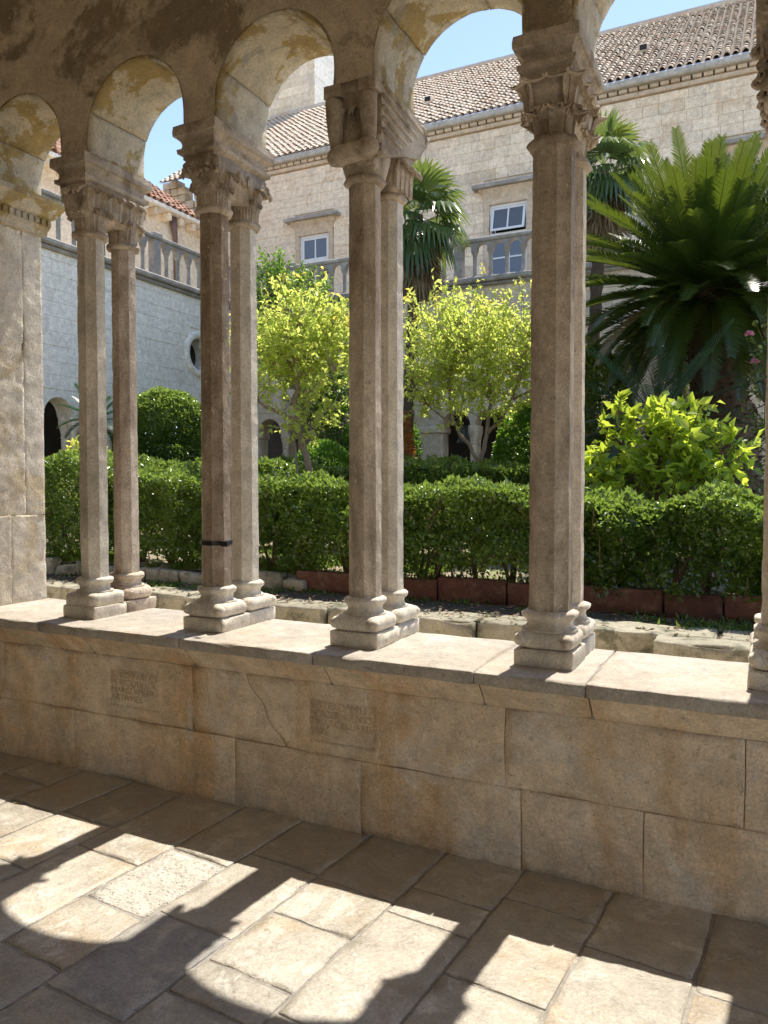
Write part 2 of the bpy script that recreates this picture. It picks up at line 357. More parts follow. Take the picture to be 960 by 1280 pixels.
for i in range(len(us) - 1):
    u0, u1 = us[i], us[i + 1]
    c = list(cuts.get(u0, [2.2 + rng.random() * .4, 1.6 + rng.random() * .3]))
    v = 3.45
    last = c[-1]
    while last > -1.4:
        last -= .35 + rng.random() * .4; c.append(last)
    for k, vv in enumerate(c):
        v1, v0 = v, vv; v = vv
        if v0 < -1.5: break
        near = v1 > .8
        m = M['slab'][rng.randrange(3)]
        if u0 == -2.43 and abs(v0 - 1.875) < .01: m = M['slab_pitted']
        if u0 == -2.11 and abs(v0 - 1.47) < .01: m = M['slab_grey']
        g = .0035 + rng.random() * .004
        dz = rng.uniform(-.002, .0015); tl = rng.uniform(-.002, .002)
        def wp(Q, dz=dz, tl=tl, um=(u0 + u1) / 2):
            Q = Q.copy(); wb = .004 * fbm(Q * 11, 91, 3); Q[:, 0] += wb * .9; Q[:, 1] += .004 * fbm(Q * 11 + 40, 92, 3)
            xy = Q[:, :1] * eu + Q[:, 1:2] * ev
            return np.concatenate([xy, Q[:, 2:] + dz + tl * (Q[:, :1] - um)], 1)
        Q, FF = rough_box(u0 + g, u1 - g, v0 + g, v1 - g, -.04, 0.0, r=.004, amp=.0013, res=.03 if near else .15, ns=9, seed=rng.randrange(999), chip=.007, warp=wp)
        obj('paving_slab', Q, FF, m, floor, smooth=True)
MB().box(-10, 2.6, -1.75, 3.06, 4.95, 5.1).build('ceiling', M['inner'], kind='structure')
b = MB().box(-10, 2.6, -1.75, -1.6, -.05, 4.95).build('gallery_wall', M['inner']); b['kind'] = 'structure'
b = MB().box(-10.15, -10, -1.75, 3.5, -.05, 5.1).build('gallery_end_wall', M['inner']); b['kind'] = 'structure'
b = MB().box(2.604, 2.85, -1.75, -1.3, -.05, 5.1).box(2.604, 2.85, 2.1, 2.97, -.05, 5.1).box(2.604, 2.85, -1.3, 2.1, 2.4, 5.1).build('gallery_end_wall', M['inner']); b['kind'] = 'structure'  # unseen doorway added to this end wall to let fill light in
MB().box(2.604, 16, -14, 3.3, -.055, -.0045).build('added_yard_paving', M['path'], kind='structure')  # made-up sunlit yard, added to bounce light in through the doorway

# ------------------------------------------------------------------ parapet
par = thing('parapet_wall', (-1.5, 3.2, 0), 'low stone parapet wall with a bright ledge carrying the paired columns', 'wall')
MB().box(-10, 2.95, 2.995, 3.50, -.02, .755).build('mortar_core', M['wall'], par)
T1 = (-3.09, -2.745, .388, .58); T2 = (-1.85, -1.51, .38, .575)
def tablet_dent(T):
    def f(P, V):
        e = .0005
        ins = (V[:, 0] > T[0] + e) & (V[:, 0] < T[1] - e) & (V[:, 2] > T[2] + e) & (V[:, 2] < T[3] - e) & (V[:, 1] < 2.99)
        P = P.copy(); P[ins, 1] += .008; return P
    return f
def blk(x0, x1, z0, z1, seed, T=None, warp=None, ledge=2.98, chip=.006):
    xs = zs = (); dent = None
    if T:
        xs = (T[0], T[0] + .003, T[1] - .003, T[1]); zs = (T[2], T[2] + .003, T[3] - .003, T[3]); dent = tablet_dent(T)
    Q, FF = rough_box(x0 + .0007, x1 - .0007, ledge, 3.1, z0, z1, r=.0035, amp=.0035, res=.035, ns=6, seed=seed, chip=chip, xs=xs, zs=zs, dent=dent, warp=warp)
    return obj('wall_block', Q, FF, M['wall'], par, smooth=True)
crackx = lambda z: -2.21 + (.65 - z) / .31 * .22 + .012 * np.sin(z * 40)
def warpL(P):
    P = P.copy(); s = np.clip((P[:, 0] + 2.53) / (2.53 - 2.10), 0, 1); P[:, 0] = -2.53 + (P[:, 0] + 2.53) + s * (crackx(P[:, 2]) - .002 + 2.10); return P
def warpR(P):
    P = P.copy(); s = np.clip(1 - (P[:, 0] + 2.10) / .24, 0, 1); P[:, 0] += s * (crackx(P[:, 2]) + .002 + 2.10); return P
up = (.3255, .6495); dn = (-.01, .3235)
for i, (a, b_) in enumerate([(-10, -7.6), (-7.6, -4.9), (-4.9, -3.905)]): blk(a, b_, *up, 10 + i)
blk(-3.905, -2.53, *up, 12, T1); blk(-2.53, -2.10, *up, 13, warp=warpL); blk(-2.10, -.92, *up, 14, T2, warp=warpR)
blk(-.92, -.04, *up, 15); blk(-.04, 1.2, *up, 16); blk(1.2, 2.96, *up, 17)
for i, (a, b_) in enumerate([(-10, -7), (-7, -4.7), (-4.7, -3.35), (-3.35, -2.27), (-2.27, -1.58), (-1.58, -.85), (-.85, -.38), (-.38, .75), (.75, 2.96)]): blk(a, b_, *dn, 30 + i, ledge=2.977)
# moulding under the ledge
mj = [-10, -8, -6, -4.6, -3.42, -3.18, -2.5, -1.72, -1.0, -.57, .6, 1.9, 2.98]
prof = [(2.981, .650), (2.975, .652), (2.958, .668), (2.93, .705), (2.905, .735), (2.893, .753), (2.90, .7535), (3.1, .7535), (3.1, .650)]
for a, b_ in zip(mj[:-1], mj[1:]):
    n = max(3, int((b_ - a) / .05)); mb = MB(); X = np.linspace(a + .003, b_ - .003, n)
    rings = []
    for x in X:
        q = np.array([(x, y, z) for y, z in prof]); k = .004 * fbm(q * 9, 77, 3); k2 = np.clip(fbm(q * 6, 5, 2) - .7, 0, 1) * .02
        q[:6, 1] += (k + k2)[:6]; rings.append(q)
    mb.loft(rings); mb.build('moulding', M['wall'], par)
cj = [-10, -8.2, -6.4, -4.75, -3.49, -3.22, -2.52, -1.765, -1.02, -.58, .62, 1.9, 3]
for i, (a, b_) in enumerate(zip(cj[:-1], cj[1:])):
    sk = .0
    def wpc(P): 
        P = P.copy(); fr = np.clip((2.90 - P[:, 1]) / .03, 0, 1); P[:, 1] += fr * .006 * fbm(P * np.array([14, 14, 14]), 40, 3); return P
    Q, FF = rough_box(a + .002, b_ - .002, 2.87, 3.53, .756, .808, r=.007, amp=.0022, res=.035, ns=7, seed=60 + i, chip=.011, warp=wpc)
    obj('ledge_slab', Q, FF, M['ledge'], par, smooth=True)
for a in cj[1:-1]: MB().box(a - .006, a + .006, 2.888, 3.5, .757, .801).build('joint', M['mortar'], par)
for a in mj[1:-1]: MB().box(a - .006, a + .006, 2.965, 3.09, .652, .75).build('joint', M['mortar'], par)
# inscribed tablets
def lettering(lines, T, parent, size, y):
    cu = bpy.data.curves.new('letters', 'FONT'); cu.body = '\n'.join(lines); cu.size = size; cu.extrude = .002; cu.space_line = .86; cu.space_character = 1.02
    to = bpy.data.objects.new('tmp', cu); COL.objects.link(to)
    dg = bpy.context.evaluated_depsgraph_get(); me = bpy.data.meshes.new_from_object(to.evaluated_get(dg)); bpy.data.objects.remove(to)
    n = len(me.vertices); co = np.zeros(n * 3); me.vertices.foreach_get('co', co); co = co.reshape(-1, 3)
    wd = co[:, 0].max() - co[:, 0].min(); sx = (T[1] - T[0] - .024) / wd
    X = T[0] + .012 + (co[:, 0] - co[:, 0].min()) * sx; Z = T[3] - .012 + (co[:, 1] - co[:, 1].max()); Y = y - co[:, 2]
    Q = np.stack([X, Y, Z], 1); X = X + .0022 * fbm(Q * 45, 3, 2); Z = Z + .0026 * fbm(Q * 38 + 9, 4, 2)
    me.vertices.foreach_set('co', np.stack([X, Y, Z], 1).ravel()); me.update(); me.name = 'lettering'
    me.materials.clear(); me.materials.append(M['letter'])
    o = bpy.data.objects.new('lettering', me); COL.objects.link(o); o.parent = parent; o.location = -wloc(parent)
M['letter'] = stone('inscription_stone', (.47, .36, .24), (.58, .455, .31), bump=.3, rnd=0)
for T, lines in ((T1, ['SDECVPARDET', 'PETSODFILIOR', 'MARCLVPETP', 'ARTIVMES']), (T2, ['SPITEROPMILI', 'SCICEPNIANID', 'PMARCELLARIE', 'SVIS'])):
    Q, FF = rough_box(T[0] + .003, T[1] - .003, 2.9855, 3.005, T[2] + .003, T[3] - .003, r=.002, amp=.0008, res=.03, seed=5)
    tb = obj('tablet', Q, FF, M['wall'], par, smooth=True); tag(tb, 'inscribed stone tablet set into the parapet')
    lettering(lines, T, tb, .046, 2.9852)

# ------------------------------------------------------------------ paired columns
def oct_ring(cx, cy, hw, z, per=3, ch=.414):
    k = hw * ch; c = [(hw, -k), (hw, k), (k, hw), (-k, hw), (-hw, k), (-hw, -k), (-k, -hw), (k, -hw)]
    out = []
    for i in range(8):
        a, b2 = c[i], c[(i + 1) % 8]
        for j in range(per):
            t = j / per; out.append((cx + a[0] * (1 - t) + b2[0] * t, cy + a[1] * (1 - t) + b2[1] * t, z))
    return out
def sup_ring(cx, cy, hx, hy, z, e=4., n=32):
    out = []
    for j in range(n):
        a = 2 * math.pi * (j + .5) / n; c, s = math.cos(a), math.sin(a)
        k = (abs(c) ** e + abs(s) ** e) ** (-1 / e); out.append((cx + hx * c * k, cy + hy * s * k, z))
    return out
def rect_ring(cx, cy, hx, hy, z, n=10):
    c = [(-hx, -hy), (hx, -hy), (hx, hy), (-hx, hy)]; out = []
    for i in range(4):
        a, b2 = c[i], c[(i + 1) % 4]
        for j in range(n): t = j / n; out.append((cx + a[0] * (1 - t) + b2[0] * t, cy + a[1] * (1 - t) + b2[1] * t, z))
    return out
def rings_obj(name, rings, m, parent, amp=.0, ns=20, seed=0, ctr=None, smooth=True):
    n = len(rings[0]); V = np.array(rings, float).reshape(-1, 3)
    if amp:
        c = V.reshape(-1, n, 3).mean(1).repeat(n, 0); d = V - c; d[:, 2] = 0; d /= np.linalg.norm(d, axis=1, keepdims=True) + 1e-9
        V = V + d * (amp * (fbm(V * ns, seed, 3) - np.clip(fbm(V * ns * .6, seed + 9, 2) - .4, 0, 1) * 2.2))[:, None]
    mb = MB(); k = len(rings); F = []
    for i in range(k - 1):
        for j in range(n):
            j2 = (j + 1) % n; F.append((i * n + j, i * n + j2, (i + 1) * n + j2, (i + 1) * n + j))
    F.append(tuple(reversed(range(n)))); F.append(tuple(range((k - 1) * n, k * n)))
    return obj(name, V, F, m, parent, smooth)
def leaf_geo(base, nrm, h, wd, out, curl=.4, bulge=.012, th=.012, notch=0., tipw=.55, nt=10, nu=7, flare=0.):
    nrm = Vector(nrm).normalized(); side = Vector((-nrm.y, nrm.x, 0)); up = Vector((0, 0, 1)); base = Vector(base)
    rings = []
    for i in range(nt):
        t = i / (nt - 1); s = max(0, (t - .72) / .28)
        z = h * math.sin(min(t / .78, 1) * math.pi / 2) - curl * h * .5 * s * s
        o = out * (t ** 2.0) + curl * h * .35 * math.sin(s * math.pi * .55)
        ww = wd * (.78 + .30 * math.sin(math.pi * min(t * 1.05, 1))) * (1 if t < .7 else 1 - (1 - tipw) * ((t - .7) / .3) ** 1.5)
        if flare: ww = wd * (1 - flare + flare * t ** .8)
        if notch: ww *= 1 - notch * abs(math.sin(t * math.pi * 3.2))
        fr = []; bk = []
        for j in range(nu):
            u = -1 + 2 * j / (nu - 1); q = base + side * (u * ww / 2) + up * z + nrm * (o + bulge * (1 - u * u) - (.007 if abs(u) < .1 and bulge > 0 else 0) + (.008 * t * t * (math.cos(u * math.pi * 2) - 1) * .5 if flare else 0)) + up * ((-.012 * abs(u) ** 2 if not flare else .010 * abs(u) ** 2) * s)
            fr.append(q); bk.append(q - nrm * th * (1.0 - .4 * t) + up * (-.3 * th if s > 0 else 0))
        rings.append(fr + bk[::-1])
    return rings
def add_leaf(name, m, parent, **kw):
    mb = MB(); mb.loft(leaf_geo(**kw)); return mb.build(name, m, parent, False)
def volute(parent, m, c, d, r0=.034, turns=1.6, wd=.016):
    d = Vector((d[0], d[1], 0)).normalized(); c = Vector(c); pts = []; rs = []
    for i in range(26):
        t = i / 25; a = math.pi * .9 - t * turns * 2 * math.pi; r = r0 * (1 - .85 * t)
        pts.append(c + d * (r * math.cos(a)) + Vector((0, 0, r * math.sin(a)))); rs.append(wd * (1 - .55 * t))
    MB().tube(pts, rs, 7).build('volute', m, parent, True)
def rect_edge(cx, y0, y1, hw, n_short, n_long):
    out = []
    for k in range(n_short):
        x = cx - hw + 2 * hw * (k + .5) / n_short; out.append(((x, y0), (0, -1))); out.append(((x, y1), (0, 1)))
    for k in range(n_long):
        y = y0 + (y1 - y0) * (k + .5) / n_long; out.append(((cx - hw, y), (-1, 0))); out.append(((cx + hw, y), (1, 0)))
    return out
YI, YO = 3.185, 3.43
def stepped(par_, cx, m, y0=3.03, y1=3.535, hw=.132, z0=3.175, z1=3.332, seed=0):
    cy = (y0 + y1) / 2; hy = (y1 - y0) / 2
    pr = [(-.036, z0), (-.036, z0 + .016), (-.016, z0 + .026), (-.014, z0 + .046), (-.030, z0 + .052), (-.034, z0 + .07), (-.030, z0 + .085), (-.016, z0 + .10), (-.012, z0 + .106), (0, z0 + .108), (.002, z0 + .128), (.0, z1)]
    rings_obj('abacus', [rect_ring(cx, cy, hw + d, hy + d, z) for d, z in pr], m, par_, amp=.0022, ns=22, seed=seed, smooth=False)
def column_pair(idx, cx, style, label, mi, mo, strap=False):
    t = thing('column_pair', (cx, 3.31, .807), label, 'columns', 'paired columns on the parapet')
    zb = .807
    def shaft(y, m, hw, seed, ch, z0=1.0, z1=2.925):
        zz = np.linspace(z0, z1, 60)
        rings = [oct_ring(cx, y, hw * (1.0 - .05 * (z - z0) / (z1 - z0)), z, 4, ch) for z in zz]
        rings_obj('shaft', rings, m, t, amp=.0028, ns=16, seed=seed, smooth=False)
    hi_, ho = [(.074, .070), (.072, .070), (.071, .068), (.084, .080), (.080, .076)][style]
    shaft(YI, mi, hi_, idx * 7, .414); shaft(YO, mo, ho, idx * 7 + 3, .414 if style != 2 else .5)
    # bases
    for k, (y, m) in enumerate(((YI, mi), (YO, mo))):
        hx = .122 - .006 * k; hy = .122
        py0, py1 = y - .122, y + (.1215 if k == 0 else .125)
        mb_ = M['col_pale'] if style in (0, 1) and k == 0 or style > 2 else (M['col_red'] if style == 0 else M['col_pale'])
        Q, FF = rough_box(cx - hx, cx + hx, py0, py1, zb - .002, zb + .068, r=.006, amp=.0015, res=.03, seed=idx * 5 + k, chip=.012)
        obj('plinth', Q, FF, mb_, t, smooth=True)
        cyy = (py0 + py1) / 2
        if style == 0 and k == 0:
            rr = [(.118, zb + .071), (.119, zb + .12), (.113, zb + .133), (.095, zb + .140)]
        else:
            rr = [(.100, zb + .070), (.114, zb + .080), (.1195, zb + .1), (.117, zb + .122), (.104, zb + .137), (.092, zb + .142)]
        rings_obj('base_torus', [sup_ring(cx, cyy, q, q, z, 9 if style else (14 if k == 0 else 4), 40) for q, z in rr], mb_, t, amp=.0018, seed=idx)
        pr = [(.100, zb + .140), (.101, zb + .147), (.086, zb + .152), (.080, zb + .168), (.083, zb + .183), (.094, zb + .192), (.099, zb + .2), (.0995, zb + .212), (.09, zb + .219), (.078, zb + .222)]
        pr = [(q * (hi_ + .018) / .092, z) for q, z in pr]
        rings_obj('base_moulding', [oct_ring(cx, y, q, z, 4, .414) if style != 2 else sup_ring(cx, y, q, q, z, 2.4, 32) for q, z in pr], mb_, t, amp=.0015, seed=idx + 4)
        if style >= 1:      # corner spurs
            for sx in (-1, 1):
                for sy in ((-1,) if k == 0 else (1,)):
                    x = cx + sx * .098; yy = y + sy * .100
                    pts = [(x, yy + a * .022 * sy, zb + .106) for a in (-1, 1)]
                    MB().tube([(x, yy - .03 * sy, zb + .108), (x, yy, zb + .11), (x, yy + .024 * sy, zb + .104)], [.016, .026, .022], 10).build('spur', mb_, t, True)
    # neck rings
    for y, r in ((YI, hi_), (YO, ho)):
        pr = [(r - .004, 2.915), (r + .012, 2.921), (r + .02, 2.934), (r + .014, 2.948), (r - .004, 2.953)]
        rings_obj('neck_ring', [oct_ring(cx, y, q, z, 4, .45) for q, z in pr], M['cap'], t, amp=.002, seed=idx + 30)
    m = M['cap']
    if style != 2:
        stepped(t, cx, m, seed=idx)
        # bells
        for y in (YI, YO):
            pr = [(.074, 2.95, 2.2), (.077, 3.0, 2.4), (.083, 3.06, 3.), (.094, 3.12, 4.), (.104, 3.177, 6.)]
            rings_obj('bell', [sup_ring(cx, y, q, q, z, e, 32) for q, z, e in pr], m, t)
        rings_obj('capital_core', [sup_ring(cx, 3.3, .07, .20, 3.02, 6, 32), sup_ring(cx, 3.3, .095, .225, 3.12, 8, 32), sup_ring(cx, 3.285, .101, .226, 3.178, 12, 32)], m, t)
    if style == 0:
        for y in (YI, YO):
            for k in range(8):
                a = 2 * math.pi * (k + .5) / 8; d = (math.cos(a), math.sin(a), 0)
                add_leaf('leaf', m, t, base=(cx + d[0] * .073, y + d[1] * .073, 2.95), nrm=d, h=.122, wd=.072, out=.030, curl=.5, bulge=.010, th=.016, tipw=.4)
        for (x, y), d in rect_edge(cx, 3.09, 3.50, .088, 2, 5):
            add_leaf('leaf', m, t, base=(x, y, 3.045), nrm=(d[0], d[1], 0), h=.130, wd=.094, out=.030, curl=.5, bulge=.013, th=.018, tipw=.45)
    elif style == 1:
        for y in (YI, YO):
            for k in range(8):
                a = 2 * math.pi * k / 8; d = (math.cos(a), math.sin(a), 0)
                add_leaf('leaf', m, t, base=(cx + d[0] * .073, y + d[1] * .073, 2.95), nrm=d, h=.205 if k % 2 else .17, wd=.060, out=.046, curl=.5, bulge=.013, notch=.22)
            for k in range(8):
                a = 2 * math.pi * (k + .5) / 8; d = (math.cos(a), math.sin(a), 0)
                add_leaf('leaf', m, t, base=(cx + d[0] * .073, y + d[1] * .073, 2.95), nrm=d, h=.11, wd=.05, out=.016, curl=.3, bulge=.010)
        for sx in (-1, 1):
            for y, sy in ((YI - .1, -1), (YI + .08, 1), (YO - .08, -1), (YO + .09, 1)):
                volute(t, m, (cx + sx * .078, y - sy * .015, 3.128), (sx, sy), .036, 1.5, .021)
            volute(t, m, (cx + sx * .036, 3.078, 3.128), (sx, -.5), .030, 1.5, .018)
    elif style == 3:
        for y in (YI, YO):
            for k in range(8):
                a = 2 * math.pi * (k + .5) / 8; d = (math.cos(a), math.sin(a), 0)
                add_leaf('leaf', m, t, base=(cx + d[0] * .076, y + d[1] * .076, 2.952), nrm=d, h=.105, wd=.094, out=.046, curl=.35, bulge=-.012, tipw=1.0, th=.016, flare=.45)
                add_leaf('leaf_tip', m, t, base=(cx + d[0] * .112, y + d[1] * .112, 3.03), nrm=d, h=.03, wd=.045, out=.012, curl=.5, bulge=.008)
        for (x, y), d in rect_edge(cx, 3.085, 3.505, .092, 2, 4):
            add_leaf('leaf', m, t, base=(x, y, 3.055), nrm=(d[0], d[1], 0), h=.112, wd=.112, out=.050, curl=.30, bulge=-.016, tipw=1., th=.018, flare=.40)
        for sx in (-1, 1):
            for y, sy in ((3.08, -1), (3.505, 1)):
                add_leaf('leaf', m, t, base=(cx + sx * .085, y, 3.05), nrm=(sx, sy, 0), h=.112, wd=.085, out=.046, curl=.3, bulge=-.010, tipw=1., th=.018, flare=.5)
    elif style == 4:
        r4 = random.Random(8)
        for y in (YI, YO):
            for zi, (zc, rr, n) in enumerate(((2.985, .10, 7), (3.055, .112, 8), (3.125, .124, 8))):
                for k in range(n):
                    a = 2 * math.pi * (k + .5 * zi) / n; d = (math.cos(a), math.sin(a))
                    add_leaf('leaf', m, t, base=(cx + d[0] * (rr - .02), y + d[1] * (rr - .02), zc - .045), nrm=(d[0], d[1], 0), h=.075, wd=.075, out=.02, curl=.6, bulge=.014)
                    sc = .018
                    MB().lathe(cx + d[0] * rr, y + d[1] * rr, [(.004, zc - sc), (sc, zc - sc * .4), (sc * 1.1, zc + .2 * sc), (sc * .7, zc + sc * .8), (.004, zc + sc)], 8).build('boss', m, t, True)
    elif style == 2:
        # weathered block capital with rolls on the front and slanting flutes on the side
        rings_obj('capital_block', [sup_ring(cx, 3.19, .076, .085, 2.95, 4, 40), sup_ring(cx, 3.19, .088, .105, 3.03, 6, 40), sup_ring(cx, 3.20, .095, .110, 3.10, 9, 40),
                                    sup_ring(cx, 3.21, .098, .110, 3.2, 10, 40), sup_ring(cx, 3.20, .112, .135, 3.30, 12, 40), sup_ring(cx, 3.19, .118, .15, 3.335, 12, 40)], m, t, amp=.006, ns=14, seed=3)
        rings_obj('capital_block', [sup_ring(cx, 3.43, .074, .076, 2.95, 4, 40), sup_ring(cx, 3.425, .092, .098, 3.05, 5, 40), sup_ring(cx, 3.42, .108, .122, 3.14, 8, 40), sup_ring(cx, 3.415, .118, .135, 3.335, 10, 40)], m, t, amp=.005, ns=14, seed=6)
        for sx in (-1, 1):
            MB().tube([(cx + sx * .085, 3.052 + .012 * k, z) for k, z in ((0, 3.275), (0, 3.26), (.3, 3.2), (.9, 3.12), (1.6, 3.06))], [.022, .042, .041, .036, .028], 10).build('roll', m, t, True)
            MB().box(cx + sx * .088 - .042, cx + sx * .088 + .042, 3.035, 3.12, 3.278, 3.333).build('corner_block', m, t)
        X = np.linspace(-.135, .135, 14)
        rr = [.012, .034, .043, .047, .045, .042, .044, .046, .042, .045, .048, .043, .032, .010]
        mb = MB(); rings = []
        for x, r in zip(X, rr):
            rings.append([(cx + x, 3.07 + .010 * math.sin(x * 40) + r * math.cos(a) * 1.05, 3.035 + .008 * math.sin(x * 25) + r * math.sin(a)) for a in np.linspace(0, 2 * math.pi, 14, endpoint=False)])
        V = np.array(rings).reshape(-1, 3); V += .006 * fbm(V * 24, 2, 3)[:, None]
        mb.loft(V.reshape(14, 14, 3)); mb.build('weathered_roll', m, t, True)
        # slanting corbel plate on each long side
        for sx in (-1, 1):
            pts = [(3.10, 3.335), (3.58, 3.335), (3.62, 3.30), (3.60, 3.24), (3.52, 3.145), (3.33, 3.09), (3.14, 3.02), (3.10, 3.03)]
            x0, x1 = sorted((cx + sx * .095, cx + sx * .128)); n = len(pts)
            mb = MB(); mb.loft([[(x, y, z) for y, z in pts] for x in (x0, x1)]); mb.build('side_plate', m, t)
            for k in range(5):
                a = k / 4; p0 = (cx + sx * .130, 3.105 + .02 * a, 3.31 - .17 * a); p1 = (cx + sx * .130, 3.555 - .10 * a, 3.275 - .12 * a)
                p0 = (cx + sx * .130, 3.105, 3.325 - .20 * a); p1 = (cx + sx * .130, 3.30 + .25 * (1 - a) * 1.0, 3.285 - .17 * a - .0)
                MB().tube([p0, p1], [.011, .008], 6).build('flute', m, t, True)
            volute(t, m, (cx + sx * .115, 3.565, 3.265), (.12 * sx, 1), .055, 1.7, .022); volute(t, m, (cx + sx * .105, 3.12, 3.07), (.3 * sx, -1), .036, 1.5, .018)
        for k in range(-1, 2): add_leaf('leaf', m, t, base=(cx + k * .05, 3.10, 3.09), nrm=(0, -1, 0), h=.15, wd=.045, out=.03, curl=.5, bulge=.008, th=.014)
        for k in range(4): add_leaf('leaf', m, t, base=(cx + .085, 3.36 + k * .05, 2.96), nrm=(1, .2, 0), h=.13, wd=.055, out=.03, curl=.5, bulge=.008, th=.014)
    if strap:
        mb = MB(); zs_ = 1.252
        mb.loft([oct_ring(cx, YI, hi_ + d, z, 2, .414) for d, z in ((.002, zs_ - .011), (.006, zs_ - .011), (.006, zs_ + .011), (.002, zs_ + .011))])
        mb.box(cx + .085, cx + .125, YI - .075, YI - .055, zs_ - .013, zs_ + .013)
        mb.build('metal_band', M['metal'], t)
    return t
CX = [-3.40, -2.535, -1.665, -.79, .085]
pair0 = column_pair(0, CX[0], 0, 'paired columns with a plain upright-leaf capital, next to the broad stone pier', M['col_pale'], M['col_red'])
column_pair(1, CX[1], 1, 'paired columns with a thin dark iron band clamped round one shaft', M['col_red'], M['col_pale'], True)
column_pair(2, CX[2], 2, 'paired columns under a worn block capital with rolls and slanting flutes', M['col_warm'], M['col_pale'])
column_pair(3, CX[3], 3, 'paired columns whose capital has two tiers of wide scalloped leaves', M['col_dark'], M['col_warm'])
column_pair(4, CX[4], 4, 'paired columns with a knobbly boss capital beside the cycad palm', M['col_pale'], M['col_pale'])

def copy_pair(x, label, group):
    r = pair0.copy(); COL.objects.link(r); r.location.x = x; tag(r, label, None, group)
    for ch in pair0.children:
        c = ch.copy(); COL.objects.link(c); c.parent = r
for k in range(1, 4): copy_pair(.085 + .87 * k, 'plain-leaf paired columns standing %s past the knobbly boss capital' % ('first', 'second', 'third')[k - 1], 'paired columns past the boss capital')
for k in range(1, 5): copy_pair(-9.77 + .87 * k, 'plain-leaf paired columns standing %s beyond the broad pier' % ('fourth', 'third', 'second', 'first')[k - 1], 'paired columns past the broad pier')

# ------------------------------------------------------------------ pier
pier = thing('stone_pier', (-4.6, 3.28, .807), 'broad rough stone pier with a dentilled impost at the arcade end', 'pier')
zc = [.807, 1.36, 3.135]
for i in range(2):
    sp = 3.30 + (.06 if i % 2 else -.05)
    for j, (y0, y1) in enumerate(((3.06, sp), (sp, 3.505))):
        Q, FF = rough_box(-5.35, -4.175, y0 + .0004, y1 - .0004, zc[i] + .0004, zc[i + 1] - .0004, r=.0015, amp=.0028, res=.016, ns=15, seed=200 + i * 3 + j, chip=.003)
        obj('pier_block', Q, FF, M['pier'], pier, smooth=True)
prof = [(.0, 3.135), (.03, 3.14), (.035, 3.165), (.05, 3.19), (.05, 3.235), (.075, 3.245), (.105, 3.28), (.125, 3.30), (.135, 3.31), (.135, 3.342)]
rings_obj('impost', [rect_ring(-4.76, 3.2825, .585 + d, .2225 + d * .62, z, 14) for d, z in prof], M['soffit'], pier, amp=.003, ns=14, smooth=False)
for k in range(11):
    y = 3.045 + k * .046
    MB().box(-4.125, -4.112, y, y + .026, 3.196, 3.230).build('dentil', M['soffit'], pier)

# ------------------------------------------------------------------ arcade wall
def arch_wall(bays, U0, U1, w0, w1, zs, zt, fmap, stilt=.0, N=18, zbot=None, sub=1):
    """front and back faces of a wall above round arches; returns V,F; bays=(u0,u1)"""
    mb = MB()
    def face(poly_pairs):
        for (ua, za), (ub, zb_) in poly_pairs:
            for wv in (w0, w1):
                mb.add([fmap(ua, wv, za), fmap(ub, wv, zb_), fmap(ub, wv, zt), fmap(ua, wv, zt)], [(0, 1, 2, 3)])
    cur = U0; zb0 = zs if zbot is None else zbot
    und = []
    for (a, b2) in bays:
        if a > cur + 1e-6: face([((cur, zb0), (a, zb0))]); und.append(((cur, zb0), (a, zb0)))
        c = (a + b2) / 2; r = (b2 - a) / 2
        pts = [(a, zs)] + [(c - r * math.cos(math.pi * k / N), zs + stilt + r * math.sin(math.pi * k / N)) for k in range(N + 1)] + [(b2, zs)]
        face([(p, q) for p, q in zip(pts[1:-2], pts[2:-1])])
        if zbot is not None and zbot < zs: pts = [(a, zbot)] + pts[1:-1] + [(b2, zbot)]
        und += list(zip(pts[:-1], pts[1:]))
        cur = b2
    if U1 > cur + 1e-6: face([((cur, zb0), (U1, zb0))]); und.append(((cur, zb0), (U1, zb0)))
    for (ua, za), (ub, zb_) in und:
        mb.add([fmap(ua, w0, za), fmap(ub, w0, zb_), fmap(ub, w1, zb_), fmap(ua, w1, za)], [(0, 1, 2, 3)])
    mb.add([fmap(U0, w0, zt), fmap(U1, w0, zt), fmap(U1, w1, zt), fmap(U0, w1, zt)], [(0, 1, 2, 3)])
    return mb
arc = thing('arcade_wall', (-1.5, 3.28, 3.33), 'stained plaster wall with round arches resting on the column capitals', 'wall')
cs = [-4.265 - .865 * 4] + [] 
cen = [-4.265] + CX + [.085 + .87 * k for k in range(1, 4)]
bays = [(-9.77 + .87 * k + .092, -9.77 + .87 * (k + 1) - .092) for k in range(5)]
for i in range(len(cen) - 1):
    bays.append((cen[i] + .092, cen[i + 1] - .092))
arch_wall(bays, -10, 2.92, 3.08, 3.50, 3.332, 5.1, lambda u, w_, z: (u, w_, z), stilt=.10, N=28).build('arch_face', M['plaster'], arc)
MB().box(-10, -9.7, 3.1, 3.49, .81, 3.34).build('side_wall', M['plaster'], arc)
rs = random.Random(3)
